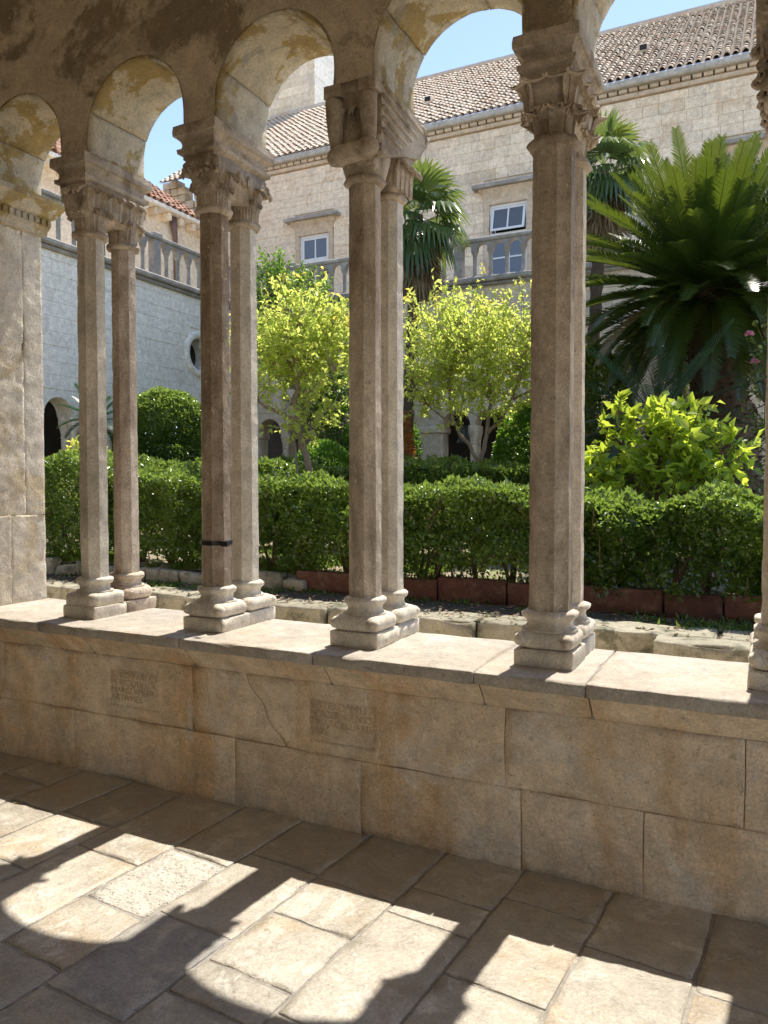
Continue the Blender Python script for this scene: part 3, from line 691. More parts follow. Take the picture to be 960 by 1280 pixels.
for (a, b2) in bays[4:12]:
    c = (a + b2) / 2; r = (b2 - a) / 2; zc0 = 3.332 + .10
    ths = [-.30, .50 + rs.uniform(-.12, .15), 1.75 + rs.uniform(-.2, .2), 2.65 + rs.uniform(-.15, .15), math.pi + .30]
    for t0, t1 in zip(ths[:-1], ths[1:]):
        pts = []; n = 9
        for k in range(n):
            t = t0 + .008 + (t1 - t0 - .016) * k / (n - 1)
            if t < 0: dx, z = -1, zc0 + t / .30 * .0985; px = 1
            elif t > math.pi: z = zc0 - (t - math.pi) / .30 * .0985; px = 1
            pts.append(t)
        rings = []
        for yy in np.linspace(3.0835, 3.4965, 9):
            inner = []; outer = []
            for t in pts:
                if t < 0: x, z, nx, nz = -1., t / .30 * .0985 / r, -1., 0.
                elif t > math.pi: x, z, nx, nz = 1., -(t - math.pi) / .30 * .0985 / r, 1., 0.
                else: x, z = -math.cos(t), math.sin(t); nx, nz = x, z
                ri = -.013
                inner.append((c + r * x + nx * ri, yy, zc0 + r * z + nz * ri)); outer.append((c + r * x + nx * .004, yy, zc0 + r * z + nz * .004))
            inner = np.array(inner); inner += (.004 * fbm(inner * 12, 21, 3))[:, None] * np.array([[1, 0, 1]])
            rings.append(list(inner) + outer[::-1])
        MB().loft(rings).build('arch_stone', M['soffit'], arc, True)

# ------------------------------------------------------------------ wings of the courtyard
def ashlar(parent, u0, u1, z0, z1, fm, m, ch=.3, bw=(.4, .75), holes=(), depth=.05, seed=0, sortkey=None, limit=300, gap=.0016):
    rr = random.Random(seed); L = []; z = z0
    while z < z1 - .05:
        h = min(ch * rr.uniform(.85, 1.15), z1 - z)
        if z1 - z - h < .1: h = z1 - z
        ivs = [(u0, u1)]
        for H in holes:
            if H[0] == 'c':
                _, hu, hz, hr = H; dz = 0 if z < hz < z + h else min(abs(z - hz), abs(z + h - hz))
                if dz >= hr: continue
                k = math.sqrt(hr * hr - dz * dz); a, b2 = hu - k, hu + k
            else:
                _, a, b2, za, zb_ = H
                if z + h <= za + .01 or z >= zb_ - .01: continue
            nv = []
            for p, q in ivs:
                if b2 <= p or a >= q: nv.append((p, q)); continue
                if a > p: nv.append((p, a))
                if b2 < q: nv.append((b2, q))
            ivs = nv
        for p, q in ivs:
            u = p
            while u < q - .02:
                wd = rr.uniform(*bw)
                if q - u - wd < .18: wd = q - u
                L.append((u + gap, u + wd - gap, z + gap, z + h - gap, rr.uniform(0, .007))); u += wd
        z += h
    if sortkey: L.sort(key=sortkey)
    rest = MB()
    for i, (a, b2, za, zb_, pr) in enumerate(L):
        V, F = cham_box(a, b2, -pr, depth, za, zb_, .008); V = [fm(*v) for v in V]
        if i < limit: obj('wall_block', V, F, m, parent)
        else: rest.add(V, F)
    if rest.V: rest.build('wall_blocks', m, parent, kind='stuff')
def baluster_row(name, label, u0, u1, fm, wd, zl, zt, sp=.36, posts=()):
    base = fm(u0, wd, zl); t = thing(name, base, label, 'balustrade')
    n = int(round((u1 - u0) / sp)); sp = (u1 - u0) / n
    wc = wd
    pp = [round((p - u0) / sp) for p in posts]
    bays_ = []
    for k in range(n): bays_.append((u0 + sp * k + sp * .16, u0 + sp * (k + 1) - sp * .16))
    zsp = zt - .12 - sp * .34
    arch_wall(bays_, u0, u1, wc - .07, wc + .07, zsp, zt - .09, fm, 0, 8).build('arch_rail', M['weather'], t)
    mb = MB()
    V, F = cham_box(u0, u1, wc - .12, wc + .12, zt - .088, zt, .02); mb.add([fm(*v) for v in V], F); mb.build('top_rail', M['weather'], t)
    for k in range(n + 1):
        u = u0 + sp * k; x, y, _ = fm(u, wc, 0)
        if k in pp:
            V, F = cham_box(u - .10, u + .10, wc - .10, wc + .10, zl, zt - .092, .015); mb = MB().add([fm(*v) for v in V], F)
            V, F = cham_box(u - .13, u + .13, wc - .135, wc + .135, zt - .07, zt + .06, .02); mb.add([fm(*v) for v in V], F); mb.build('post', M['weather'], t)
            continue
        H = zsp - zl
        MB().lathe(x, y, [(.075, zl), (.075, zl + .05), (.05, zl + .08), (.045, zl + .1), (.042, zl + H * .70), (.055, zl + H * .72), (.045, zl + H * .75), (.05, zl + H * .82), (.085, zl + H * .95), (.085, zl + H + .003)], 8, .5).build('baluster', M['weather'], t)
    return t
def wing(name, label, u0, u1, arches, fm, m, zl, zsp, r, holes=(), seed=0, sortkey=None, sill=.8, gallery=3.6):
    t = thing(name, fm((u0 + u1) / 2, 0, 0), label, 'building')
    zt = zsp + r + .14
    bays_ = [(c - r, c + r) for c in arches]
    # arcade zone: piers reach the ground, columns carry the rest
    arch_wall(bays_, u0, u1, 0, .45, zsp, zt, fm, 0, 14).build('arcade_face', m, t)
    mb = MB(); V, F = cham_box(u0, u1, -.03, .45, 0, sill, .02); mb.add([fm(*v) for v in V], F); mb.build('low_wall', m, t)
    ed = [u0] + [v for b2 in bays_ for v in b2] + [u1]
    for k in range(0, len(ed), 2):
        a, b2 = ed[k], ed[k + 1]
        if b2 - a > .35:
            V, F = cham_box(a + .002, b2 - .002, .002, .44, sill, zsp, .015); MB().add([fm(*v) for v in V], F).build('pier', m, t)
            V, F = cham_box(a - .05, b2 + .05, -.05, .47, zsp - .16, zsp - .003, .03); MB().add([fm(*v) for v in V], F).build('pier_impost', m, t)
        else:
            c = (a + b2) / 2
            for wv in (.1, .34):
                x, y, _ = fm(c, wv, 0)
                MB().lathe(x, y, [(.11, sill), (.11, sill + .08), (.085, sill + .12), (.08, zsp - .42), (.095, zsp - .40), (.08, zsp - .37), (.09, zsp - .3), (.125, zsp - .15), (.13, zsp - .14), (.13, zsp - .003)], 10).build('column', m, t)
    # wall core with ashlar facing
    ocs = [h for h in holes if h[0] == 'c']
    cuts_ = sorted(ocs, key=lambda h: h[1]); cur = u0; mb = MB()
    def core(a, b2, za, zb_):
        V, F = cham_box(a, b2, .03, .45, za, zb_, .001); mb.add([fm(*v) for v in V], F)
    for (_, hu, hz, hr) in cuts_:
        core(cur, hu - hr, zt, zl); 
        n = 24
        for k in range(n):
            a0 = math.pi * 2 * k / n; a1 = math.pi * 2 * (k + 1) / n
            def sq(a):
                c_, s_ = math.cos(a), math.sin(a); q = max(abs(c_), abs(s_)); zz = hz + hr * s_ / q * ((zl - hz) / hr if s_ > 0 else (hz - zt) / hr)
                return (hu + hr * c_ / q, zz)
            p0 = (hu + hr * .8 * math.cos(a0), hz + hr * .8 * math.sin(a0)); p1 = (hu + hr * .8 * math.cos(a1), hz + hr * .8 * math.sin(a1))
            q0, q1 = sq(a0), sq(a1)
            mb.add([fm(p0[0], .03, p0[1]), fm(p1[0], .03, p1[1]), fm(q1[0], .03, q1[1]), fm(q0[0], .03, q0[1])], [(0, 1, 2, 3)])
            mb.add([fm(p0[0], .03, p0[1]), fm(p1[0], .03, p1[1]), fm(p1[0], .45, p1[1]), fm(p0[0], .45, p0[1])], [(0, 1, 2, 3)])
        cur = hu + hr
    core(cur, u1, zt, zl); mb.build('wall_core', M['ash_mortar'] if m is not M['ash_grey'] else M['ash_grey'], t)
    ashlar(t, u0, u1, zt + .003, zl - .02, fm, m, .27, (.36, .95), holes, .04, seed, sortkey, gap=.0012)
    for (_, hu, hz, hr) in ocs:
        rings = []
        n = 40
        for k in range(n):
            a = 2 * math.pi * k / n
            rings.append([fm(hu + hr * q * math.cos(a), wv, hz + hr * q * math.sin(a)) for q, wv in ((.74, .2), (.74, .0), (.80, -.05), (.95, -.06), (1.04, -.04), (1.08, .03), (1.0, .2))])
        mb = MB(); nn = 7; V = [p for q in rings for p in q]
        mb.add(V, [(i * nn + j, ((i + 1) % n) * nn + j, ((i + 1) % n) * nn + (j + 1) % nn, i * nn + (j + 1) % nn) for i in range(n) for j in range(nn)])
        oc = mb.build('oculus_ring', m, t, True)
        V, F = cham_box(hu - hr, hu + hr, .455, .50, hz - hr, hz + hr, .001); MB().add([fm(*v) for v in V], F).build('oculus_shade_panel', M['dark'], t)  # dark panel added behind the oculus so its opening reads as shade
        for k in range(4):   # cusps of the quatrefoil tracery
            a = math.pi / 4 + k * math.pi / 2; pts = []
            for q in np.linspace(-1, 1, 9):
                aa = a + q * .35; r_ = hr * (.74 - .22 * (1 - abs(q)) ** .8); pts.append((hu + r_ * math.cos(aa), hz + r_ * math.sin(aa)))
            mb = MB()
            poly = [fm(p[0], .10, p[1]) for p in pts]; poly2 = [fm(p[0], .17, p[1]) for p in pts]
            mb.loft([poly, poly2]); mb.build('tracery_cusp', m, oc)
    # cornice below the balustrade, terrace slab, gallery with its shade painted in behind the arches
    V, F = cham_box(u0 - .1, u1, -.16, .5, zl - .02, zl + .10, .03); mb = MB().add([fm(*v) for v in V], F)
    V, F = cham_box(u0 - .1, u1, -.09, .1, zl - .10, zl - .018, .03); mb.add([fm(*v) for v in V], F); mb.build('cornice', M['weather'], t)
    V, F = cham_box(u0 - 3, u1, .502, gallery, zl - .2, zl + .02, .001); MB().add([fm(*v) for v in V], F).build('terrace', M['path'], t)
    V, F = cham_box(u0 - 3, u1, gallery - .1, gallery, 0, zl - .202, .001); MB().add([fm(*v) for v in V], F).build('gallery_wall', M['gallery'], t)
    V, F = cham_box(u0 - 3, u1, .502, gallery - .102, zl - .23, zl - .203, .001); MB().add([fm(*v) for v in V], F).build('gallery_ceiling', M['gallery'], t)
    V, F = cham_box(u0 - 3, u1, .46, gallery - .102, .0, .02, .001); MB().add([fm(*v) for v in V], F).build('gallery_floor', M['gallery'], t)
    return t
fL = lambda u, w_, z: (-12 - w_, u, z)
fF = lambda u, w_, z: (u, 16.2 + w_, z)
camd = lambda f: (lambda L: (f((L[0] + L[1]) / 2, 0, L[2])[0] + 5) ** 2 + (f((L[0] + L[1]) / 2, 0, L[2])[1]) ** 2)
wing('side_wing', 'pale grey ashlar courtyard wing with a round window', 5.0, 16.15, [5.2 + .87 * k for k in range(1, 4)] + [9.55 + .87 * k for k in range(0, 6)], fL, M['ash_grey'], 6.02, 2.87, .34,
     [('c', 14.50, 4.63, .50), ('c', 7.6, 4.63, .50)], 11, lambda L: abs(L[0] - 12))
wing('facing_wing', 'beige courtyard wing with dark arches behind the garden trees', -12, 3, [-11.2 + .87 * k for k in range(0, 5)] + [-6.18 + .8 * k for k in range(0, 1)] + [-7.36] * 0 + [-5.4 + .87 * k for k in range(0, 4)] + [-1.3 + .87 * k for k in range(0, 4)],
     fF, M['ash_beige'], 5.98, 2.87, .34, [('c', -9.4, 4.6, .5), ('c', -2.2, 4.6, .5)], 12, lambda L: abs(L[0] + 5))
baluster_row('terrace_balustrade', 'dark weathered stone balustrade on the pale grey wing', 5.0, 16.1, fL, .1, 6.122, 7.02, .37, (9.4, 13.1))
baluster_row('terrace_balustrade', 'dark weathered stone balustrade below the open window', -12, 3, fF, .1, 6.082, 6.96, .37, (-10.6, -6.0, -1.5))
bell = thing('bell', (-6.18, 16.75, 2.5), 'small bronze bell hanging in an arch of the far wing', 'bell')
MB().lathe(-6.18, 16.75, [(.02, 2.93), (.07, 2.92), (.10, 2.86), (.115, 2.72), (.15, 2.58), (.19, 2.50), (.17, 2.50)], 18).build('bell_body', M['bronze'], bell, True)
MB().tube([(-6.18, 16.75, 2.92), (-6.18, 16.75, 3.05), (-6.18, 16.75, 5.78)], .015, 6).build('hanger', M['metal'], bell)

# ---- upper building behind the far terrace
UB = thing('upper_house', (-5, 19.8, 6), 'tall beige ashlar house with a clay tile roof above the terrace', 'building')
wins = [(-12.55, -11.55, 7.05, 8.97), (-6.62, -5.6, 7.05, 8.95), (-.85, .15, 7.05, 8.95)]
mb = MB()
us_ = [-15.4] + [v for q in wins for v in q[:2]] + [5]
for k in range(0, len(us_), 2): mb.box(us_[k], us_[k + 1], 19.84, 20.3, 5.9, 11.0)
for a, b2, z0, z1 in wins: mb.box(a, b2, 19.84, 20.3, z1, 11.0); mb.box(a, b2, 19.84, 20.3, 5.9, z0)
mb.box(-15.4, 5, 20.3, 27, 10.7, 11.0); mb.box(-15.4, 5, 19.86, 20.28, 11.072, 11.41)
mb.build('wall_core', M['ash_mortar'], UB)
fU = lambda u, w_, z: (u, 19.8 + w_, z)
ashlar(UB, -15.4, 5, 6.1, 10.93, fU, M['ash_beige'], .27, (.32, .66), [('r', a - .16, b2 + .16, z0 - .1, z1 + .42) for a, b2, z0, z1 in wins], .05, 21, lambda L: abs((L[0] + L[1]) / 2 + 6.0) + abs(L[2] - 9) * .6)
for wi, (a, b2, z0, z1) in enumerate(wins):
    W = MB().box(a - .001, a + .05, 19.85, 19.93, z0, z1).box(b2 - .05, b2 + .001, 19.85, 19.93, z0, z1).box(a + .05, b2 - .05, 19.852, 19.928, z1 - .06, z1).box(a + .05, b2 - .05, 19.852, 19.928, z0, z0 + .06).build('window', M['white'], UB)
    zm = z0 + (z1 - z0) * .60; cxw = (a + b2) / 2
    MB().box(a + .05, b2 - .05, 19.855, 19.925, zm - .05, zm + .03).box(cxw - .03, cxw + .03, 19.857, 19.922, z0 + .06, zm - .05).box(a + .05, cxw - .03, 19.87, 19.91, z0 + .50, z0 + .54).box(cxw + .03, b2 - .05, 19.87, 19.91, z0 + .50, z0 + .54).build('frame', M['white'], W)
    MB().box(a + .05, b2 - .05, 19.885, 19.895, z0 + .06, zm - .05).build('pane', M['glass'], W)
    # top sash, tilted out on the middle window
    ang = rad(-14) if wi == 1 else 0.
    def tilt(v, ang=ang, zh=z1 - .06, yh=19.87):
        x, y, z = v; dy, dz = y - yh, z - zh; return (x, yh + dy * math.cos(ang) - dz * math.sin(ang), zh + dy * math.sin(ang) + dz * math.cos(ang))
    ang_use = -ang
    def tilt2(v, zh=z1 - .06, yh=19.87, a_=ang):
        x, y, z = v; dy, dz = y - yh, z - zh; c_, s_ = math.cos(a_), math.sin(a_)
        return (x, yh + dy * c_ - dz * s_ * -1 * -1, zh + dz * c_ + dy * s_)
    sb = MB(); zb_, zt_ = zm + .035, z1 - .065
    for q in ((a + .055, a + .115, zb_, zt_), (b2 - .115, b2 - .055, zb_, zt_), (a + .115, b2 - .115, zb_, zb_ + .06), (a + .115, b2 - .115, zt_ - .06, zt_), (cxw - .02, cxw + .02, zb_ + .06, zt_ - .06)):
        m2 = MB().box(q[0], q[1], 19.86, 19.90, q[2], q[3])
        sb.add([(x, y + (zt_ - z) * math.sin(ang) , zt_ - (zt_ - z) * math.cos(ang)) for x, y, z in m2.V], m2.F)
    sb.build('sash', M['white'], W)
    m2 = MB().box(a + .115, b2 - .115, 19.878, 19.884, zb_ + .06, zt_ - .06)
    MB().add([(x, y + (zt_ - z) * math.sin(ang), zt_ - (zt_ - z) * math.cos(ang)) for x, y, z in m2.V], m2.F).build('pane', M['glass'], W)
    MB().box(a, b2, 20.32, 20.36, z0, z1).build('room_shade_panel', M['dark'], W)  # dark sheet painted as the unlit room behind the panes
    # stone surround, frieze and hood
    MB().box(a - .15, a - .004, 19.77, 19.95, z0 - .1, z1 + .002).build('jamb', M['surround'], UB); MB().box(b2 + .004, b2 + .15, 19.77, 19.95, z0 - .1, z1 + .002).build('jamb', M['surround'], UB)
    mb = MB()
    mb.loft([[(a - .15 - d, y, z), (b2 + .15 + d, y, z), (b2 + .15 + d, 19.95, z), (a - .15 - d, 19.95, z)] for d, y, z in ((0, 19.77, z1 + .006), (0, 19.76, z1 + .14), (.05, 19.72, z1 + .26), (.11, 19.66, z1 + .36), (.12, 19.64, z1 + .40))])
    mb.build('frieze', M['surround'], UB)
    V, F = cham_box(a - .42, b2 + .42, 19.52, 19.95, z1 + .403, z1 + .50, .02); MB().add(V, F).build('hood', M['weather'], UB)
V, F = cham_box(-15.4, 5, 19.72, 20.3, 10.96, 11.07, .02); MB().add(V, F).build('cornice', M['surround'], UB)
for k in range(84):
    x = -15.3 + k * .24
    V, F = cham_box(x, x + .20, 19.66, 19.9, 11.075, 11.16, .01); obj('corbel', V, F, M['surround'], UB)
V, F = cham_box(-15.5, 5, 19.52, 19.9, 11.165, 11.33, .03); MB().add(V, F).build('gutter', M['gutter'], UB)
# roof
def roof(parent, u0, u1, E, R, fm, m, pitch=.27, row=.36, limit=300, sortkey=None, seed=0):
    """E=(w,z) eave, R=(w,z) ridge"""
    d = Vector((0, R[0] - E[0], R[1] - E[1])); Ln = d.length; d.normalize(); nrm = Vector((0, -d.z, d.y))
    if nrm.z < 0: nrm = -nrm
    mb = MB(); mb.add([fm(u0, E[0], E[1]), fm(u1, E[0], E[1]), fm(u1, R[0], R[1]), fm(u0, R[0], R[1])], [(0, 1, 2, 3)])
    rf = mb.build('roof', M['tile_bed'], parent)
    rr = random.Random(seed); L = []; nrow = int(Ln / row); ncol = int((u1 - u0) / pitch)
    for i in range(nrow):
        for j in range(ncol):
            L.append((u0 + (j + .5) * pitch + rr.uniform(-.012, .012), i * row + rr.uniform(-.02, .02), rr.uniform(-.01, .012)))
    if sortkey: L.sort(key=sortkey)
    rest = MB()
    for k, (u, s, ri) in enumerate(L):
        V = []; n = 5; th = .018
        for (ss, r, lift) in ((s - .04, pitch * .37, .035 + ri), (s + row + .03, pitch * .30, .0)):
            for q in (0, 1):
                for a in np.linspace(0, math.pi, n + 1):
                    rr_ = r - q * th
                    p = Vector((u, E[0], E[1])) + d * ss + Vector((1, 0, 0)) * (rr_ * math.cos(a)) + nrm * (rr_ * .85 * math.sin(a) + lift)
                    V.append(fm(*p))
        F = []; m_ = n + 1
        for a in range(n):
            F.append((a, a + 1, 2 * m_ + a + 1, 2 * m_ + a)); F.append((m_ + a, a + m_ + 1, a + 1, a))
        if k < limit: obj('roof_tile', V, F, m, rf)
        else: rest.add(V, F)
    if rest.V: rest.build('roof_tiles', m, rf, kind='stuff')
    return rf
rf = roof(UB, -17.8, 5, (19.60, 11.36), (26.0, 16.1), lambda u, w_, z: (u, w_, z), M['tile'], .20, .27, 300, lambda L: abs(L[0] + 3.0) * .6 + L[1] * .8)
MB().tube([(x, 26.0, 16.13) for x in np.linspace(-17.8, 5, 40)], .13, 8).build('ridge_tiles', M['tile'], rf)
for x, w_, z in ((-3.04, 22.0, 13.22), (-9.28, 22.0, 13.22)):
    V, F = cham_box(x - .15, x + .15, w_ - .16, w_ + .2, z - .10, z + .12, .05); mb = MB().add(V, F); v = mb.build('roof_vent', M['tile'], UB)
    MB().box(x - .09, x + .09, w_ - .175, w_ - .15, z - .06, z + .07).build('vent_shade_plate', M['dark'], v)  # dark plate painted as the shaded vent opening
TW = thing('tower', (-19, 29, 10), 'square pale stone tower rising behind the tile roof', 'tower')
MB().box(-21.9, -16.14, 26.54, 32.4, 9, 24).build('tower_core', M['ash_mortar'], TW)
ashlar(TW, -22, -16.1, 15.0, 24, lambda u, w_, z: (u, 26.5 + w_, z), M['ash_beige'], .36, (.5, 1.1), (), .05, 31, lambda L: -L[0] + abs(L[2] - 18), 150)
ashlar(TW, 26.52, 32.4, 15.0, 24, lambda u, w_, z: (-16.1 - w_, u, z), M['ash_grey'], .36, (.5, 1.1), (), .05, 32, lambda L: L[0] + abs(L[2] - 18), 100)  # paler grey facing paints this side as the brighter-lit face
# ---- house on the left terrace
LH = thing('terrace_house', (-15.6, 14, 6.1), 'low rendered house with red clay tiles on the side wing terrace', 'building')
MB().box(-20, -15.6, 6, 19.3, 5.9, 9.32).build('rendered_wall', M['ash_beige'], LH)
fLH = lambda u, w_, z: (-w_, u, z)
roof(LH, 6, 19.2, (15.25, 9.45), (18.4, 11.6), fLH, M['tile_red'], .26, .36, 260, lambda L: abs(L[0] - 18) + L[1] * .5, 5)
V, F = cham_box(-15.62, -15.2, 6, 19.3, 9.33, 9.44, .02); MB().add(V, F).build('eaves', M['ash_grey'], LH)
mb = MB()
for i in range(14): V, F = cham_box(-15.6, -15.28, 12 + i * .52, 12.14 + i * .52, 9.1, 9.325, .03); obj('eave_bracket', V, F, M['ash_beige'], LH)
MB().tube([(-15.5, 17.6, 9.3), (-15.45, 17.6, 9.0), (-15.53, 17.75, 8.6), (-15.53, 17.75, 6.1)], [.10, .09, .06, .06], 10).build('downpipe', M['pipe'], LH, True)
RW = thing('gable_wall', (-17.5, 20.5, 8), 'ragged stub of brown masonry behind the red tile roof', 'wall')
rr = random.Random(9)
for i in range(8):
    for j in range(9):
        z0 = 9.6 + i * .26; x0 = -18.6 + j * .34
        if z0 > 11.3 + .5 * math.sin(j * 1.1): continue
        Q, FF = rough_box(x0 + .01, x0 + .33, 20.2 + rr.uniform(-.03, .03), 20.6, z0 + .005, z0 + .25, r=.03, amp=.02, res=.2, seed=i * 9 + j); obj('rubble_stone', Q, FF, M['surround'], RW)
MB().box(-18.6, -15.6, 20.24, 20.58, 6, 9.6).build('wall_base', M['surround'], RW)

# ------------------------------------------------------------------ garden edging
kb = thing('garden_kerb', (-3, 6.6, 0), 'row of pale mossy kerb blocks along the garden path', 'kerb')
x = -9.5; rr = random.Random(2); i = 0
while x < 2.5:
    L_ = rr.uniform(.6, 1.15); y0 = 6.42 + rr.uniform(-.03, .03)
    Q, FF = rough_box(x + .012, x + L_ - .012, y0, 6.86 + rr.uniform(-.05, .05), 0, .352 + rr.uniform(-.015, .012), r=.02, amp=.012, res=.07, ns=5, seed=300 + i, chip=.04)
    obj('kerb_stone', Q, FF, M['kerb'], kb, smooth=True); x += L_; i += 1
Q, FF = rough_box(-.72, .15, 6.08, 6.40, 0, .37, r=.02, amp=.015, res=.06, ns=5, seed=77, chip=.05); obj('kerb_stone', Q, FF, M['kerb'], kb, smooth=True)
eg = thing('brick_edging', (-2, 7.42, .33), 'row of dark red edging blocks in front of the clipped hedge', 'edging')
x = -4.75; i = 0
while x < 2.2:
    L_ = rr.choice((.72, .68, .74, .5)); 
    Q, FF = rough_box(x + .008, x + L_ - .008, 7.36 + rr.uniform(-.012, .012), 7.47, .33, .575 + rr.uniform(-.02, .025), r=.014, amp=.006, res=.07, ns=6, seed=400 + i, chip=.025)
    obj('edging_block', Q, FF, M['brick'], eg, smooth=True); x += L_; i += 1
sg = thing('stone_edging', (-7, 7.4, .33), 'row of low grey rubble stones edging the garden bed', 'edging')
x = -9.6
while x < -4.8:
    L_ = rr.uniform(.28, .6)
    Q, FF = rough_box(x + .008, x + L_ - .008, 7.30 + rr.uniform(-.03, .03), 7.48, .33, .52 + rr.uniform(-.04, .05), r=.03, amp=.02, res=.07, ns=6, seed=500 + i, chip=.03)
    obj('edging_stone', Q, FF, M['kerb'], sg, smooth=True); x += L_; i += 1

# ------------------------------------------------------------------ vegetation
NR = np.random.default_rng(7)
def unit(v): return v / (np.linalg.norm(v, axis=1, keepdims=True) + 1e-9)
def leaves(P, D, Lh, Wd, fold=.18, N=None, bend=.12):
    """rhombic folded leaves: 4 verts, 2 triangles each"""
    n = len(P); D = unit(D)
    if N is None: N = NR.normal(size=(n, 3)) * .7 + np.array([0, 0, .8])
    Sd = unit(np.cross(D, N)); N2 = np.cross(Sd, D)
    Lh = np.broadcast_to(np.asarray(Lh, float), (n,))[:, None]; Wd = np.broadcast_to(np.asarray(Wd, float), (n,))[:, None]
    b = P; tip = P + D * Lh - N2 * Lh * bend; mid = P + D * Lh * .48
    l = mid + Sd * Wd * .5 + N2 * Wd * fold; r = mid - Sd * Wd * .5 + N2 * Wd * fold
    V = np.stack([b, r, tip, l], 1).reshape(-1, 3); k = np.arange(n)[:, None] * 4
    F = np.concatenate([k + np.array([[0, 1, 2]]), k + np.array([[0, 2, 3]])], 1).reshape(-1, 3)
    return V, F
def leaf_obj(name, P, D, Lh, Wd, m, parent, tip=None, kind='stuff', clump=2.2, **kw):
    V, F = leaves(P, D, Lh, Wd, **kw); n = len(P); r = np.repeat(np.clip(.42 + .55 * fbm(np.asarray(P) * clump, 17, 3) + NR.normal(size=n) * .22, 0, 1), 2)
    at = {'rnd': r, 'tip': np.repeat(np.zeros(n) if tip is None else tip, 2)}
    return obj(name, V, F, m, parent, attrs=at, kind=None)
def hedge(name, label, x0, x1, y0, y1, z0, top, n, m, ls=.05, stems=(), stem_top=.4, seed=0, group=None, gapb=.3):
    R = np.random.default_rng(seed); xm = (x0 + x1) / 2; t = thing(name, (xm, (y0 + y1) / 2, .5), label, 'hedge', group)
    P = []; Nn = []
    lx, ly = x1 - x0, y1 - y0; hz = 1.1
    area = np.array([lx * hz, lx * hz * .5, lx * ly, ly * hz * .6, ly * hz * .6, lx * hz * .8]); c = R.choice(6, n, p=area / area.sum())
    u = R.random(n); v = R.random(n); dep = np.abs(R.normal(size=n)) * .055
    X = x0 + u * lx; Y = y0 + v * ly; T = top(X); Z = z0 + (T - z0) * v; N = np.zeros((n, 3))
    i = c == 0; Y[i] = y0 + dep[i]; N[i] = (0, -1, .25)
    i = c == 1; Y[i] = y1 - dep[i]; N[i] = (0, 1, .25)
    i = c == 2; v2 = R.random(n); Y[i] = y0 + v2[i] * ly; Z[i] = T[i] - dep[i]; N[i] = (0, 0, 1)
    i = c == 3; v2 = R.random(n); X[i] = x0 + dep[i]; Y[i] = y0 + v2[i] * ly; N[i] = (-1, 0, .25)
    i = c == 4; v2 = R.random(n); X[i] = x1 - dep[i]; Y[i] = y0 + v2[i] * ly; N[i] = (1, 0, .25)
    i = c == 5; v2 = R.random(n); Y[i] = y0 + .1 + v2[i] * (ly - .2); N[i] = (0, -.3, .6)
    P = np.stack([X, Y, Z], 1)
    bump = fbm(P * 2.6, seed, 3)
    Nu = unit(N); P = P + Nu * (.15 * bump + .05 * fbm(P * 7, seed + 3, 2))[:, None] * (c != 5)[:, None]
    # ragged, thinner skirt
    fr = (P[:, 2] - z0) / gapb; th = fbm(P * np.array([3.2, 3.2, 1.5]), seed + 4, 2)
    keep = (fr > 1) | (R.random(n) < np.clip(fr * .9 + th * .75 + .12, 0.05, 1))
    keep &= ~((c != 2) & (c < 5) & (fbm(P * 4.2, seed + 8, 3) < -.28 - .25 * R.random(n)))
    P = P[keep]; Nu = Nu[keep]; k = len(P)
    D = Nu * .55 + R.normal(size=(k, 3)) * .6 + np.array([0, 0, .25])
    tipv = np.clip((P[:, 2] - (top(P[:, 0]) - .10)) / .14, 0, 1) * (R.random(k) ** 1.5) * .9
    LL = ls * 1.18 * R.uniform(.65, 1.3, k)
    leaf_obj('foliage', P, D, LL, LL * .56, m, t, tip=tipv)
    mb_list = stems
    tw = MB()
    for sx in stems:
        ym = (y0 + y1) / 2 + R.uniform(-.15, .15)
        mb = MB()
        for q in range(R.integers(2, 4)):
            a = R.uniform(0, 6.28); l = R.uniform(.10, .22)
            p0 = (sx + R.uniform(-.03, .03), ym + R.uniform(-.03, .03), .45); p1 = (sx + math.cos(a) * l * .5, ym + math.sin(a) * l * .5, .45 + R.uniform(.2, .3)); p2 = (sx + math.cos(a) * l * 1.6, ym + math.sin(a) * l * 1.2, .45 + stem_top + R.uniform(.1, .3))
            mb.tube([p0, p1, p2], [R.uniform(.022, .034), .02, .009], 6)
        mb.build('stem', M['twig'], t, True)
    for q in range(int(lx * 26)):
        xx = R.uniform(x0 + .05, x1 - .05); yy = R.uniform(y0 + .06, y1 - .06); zz = R.uniform(z0 - .05, float(top(np.array([xx]))[0]) - .3)
        d = R.normal(size=3) * .14; d[2] = abs(d[2]) + .14
        tw.tube([(xx, yy, zz), (xx + d[0] * .5, yy + d[1] * .5, zz + d[2] * .6), (xx + d[0], yy + d[1], zz + d[2] * 1.2)], [.008, .006, .003], 4)
    tw.build('twigs', M['twig'], t, kind='stuff')
    return t
lin = lambda pts: (lambda X: np.interp(X, [p[0] for p in pts], [p[1] - .07 for p in pts]))
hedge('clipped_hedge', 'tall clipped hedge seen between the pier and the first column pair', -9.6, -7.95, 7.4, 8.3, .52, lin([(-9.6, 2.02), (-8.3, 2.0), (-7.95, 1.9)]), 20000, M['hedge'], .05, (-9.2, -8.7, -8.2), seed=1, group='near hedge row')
hedge('clipped_hedge', 'clipped hedge with sunlit weeds showing under it, before the domed topiary', -7.9, -5.15, 7.4, 8.25, .58, lin([(-7.9, 1.78), (-6.3, 1.68), (-5.15, 1.64)]), 33000, M['hedge'], .05, (-7.5, -7.1, -6.7, -6.2, -5.9, -5.4), seed=2, group='near hedge row', gapb=.35)
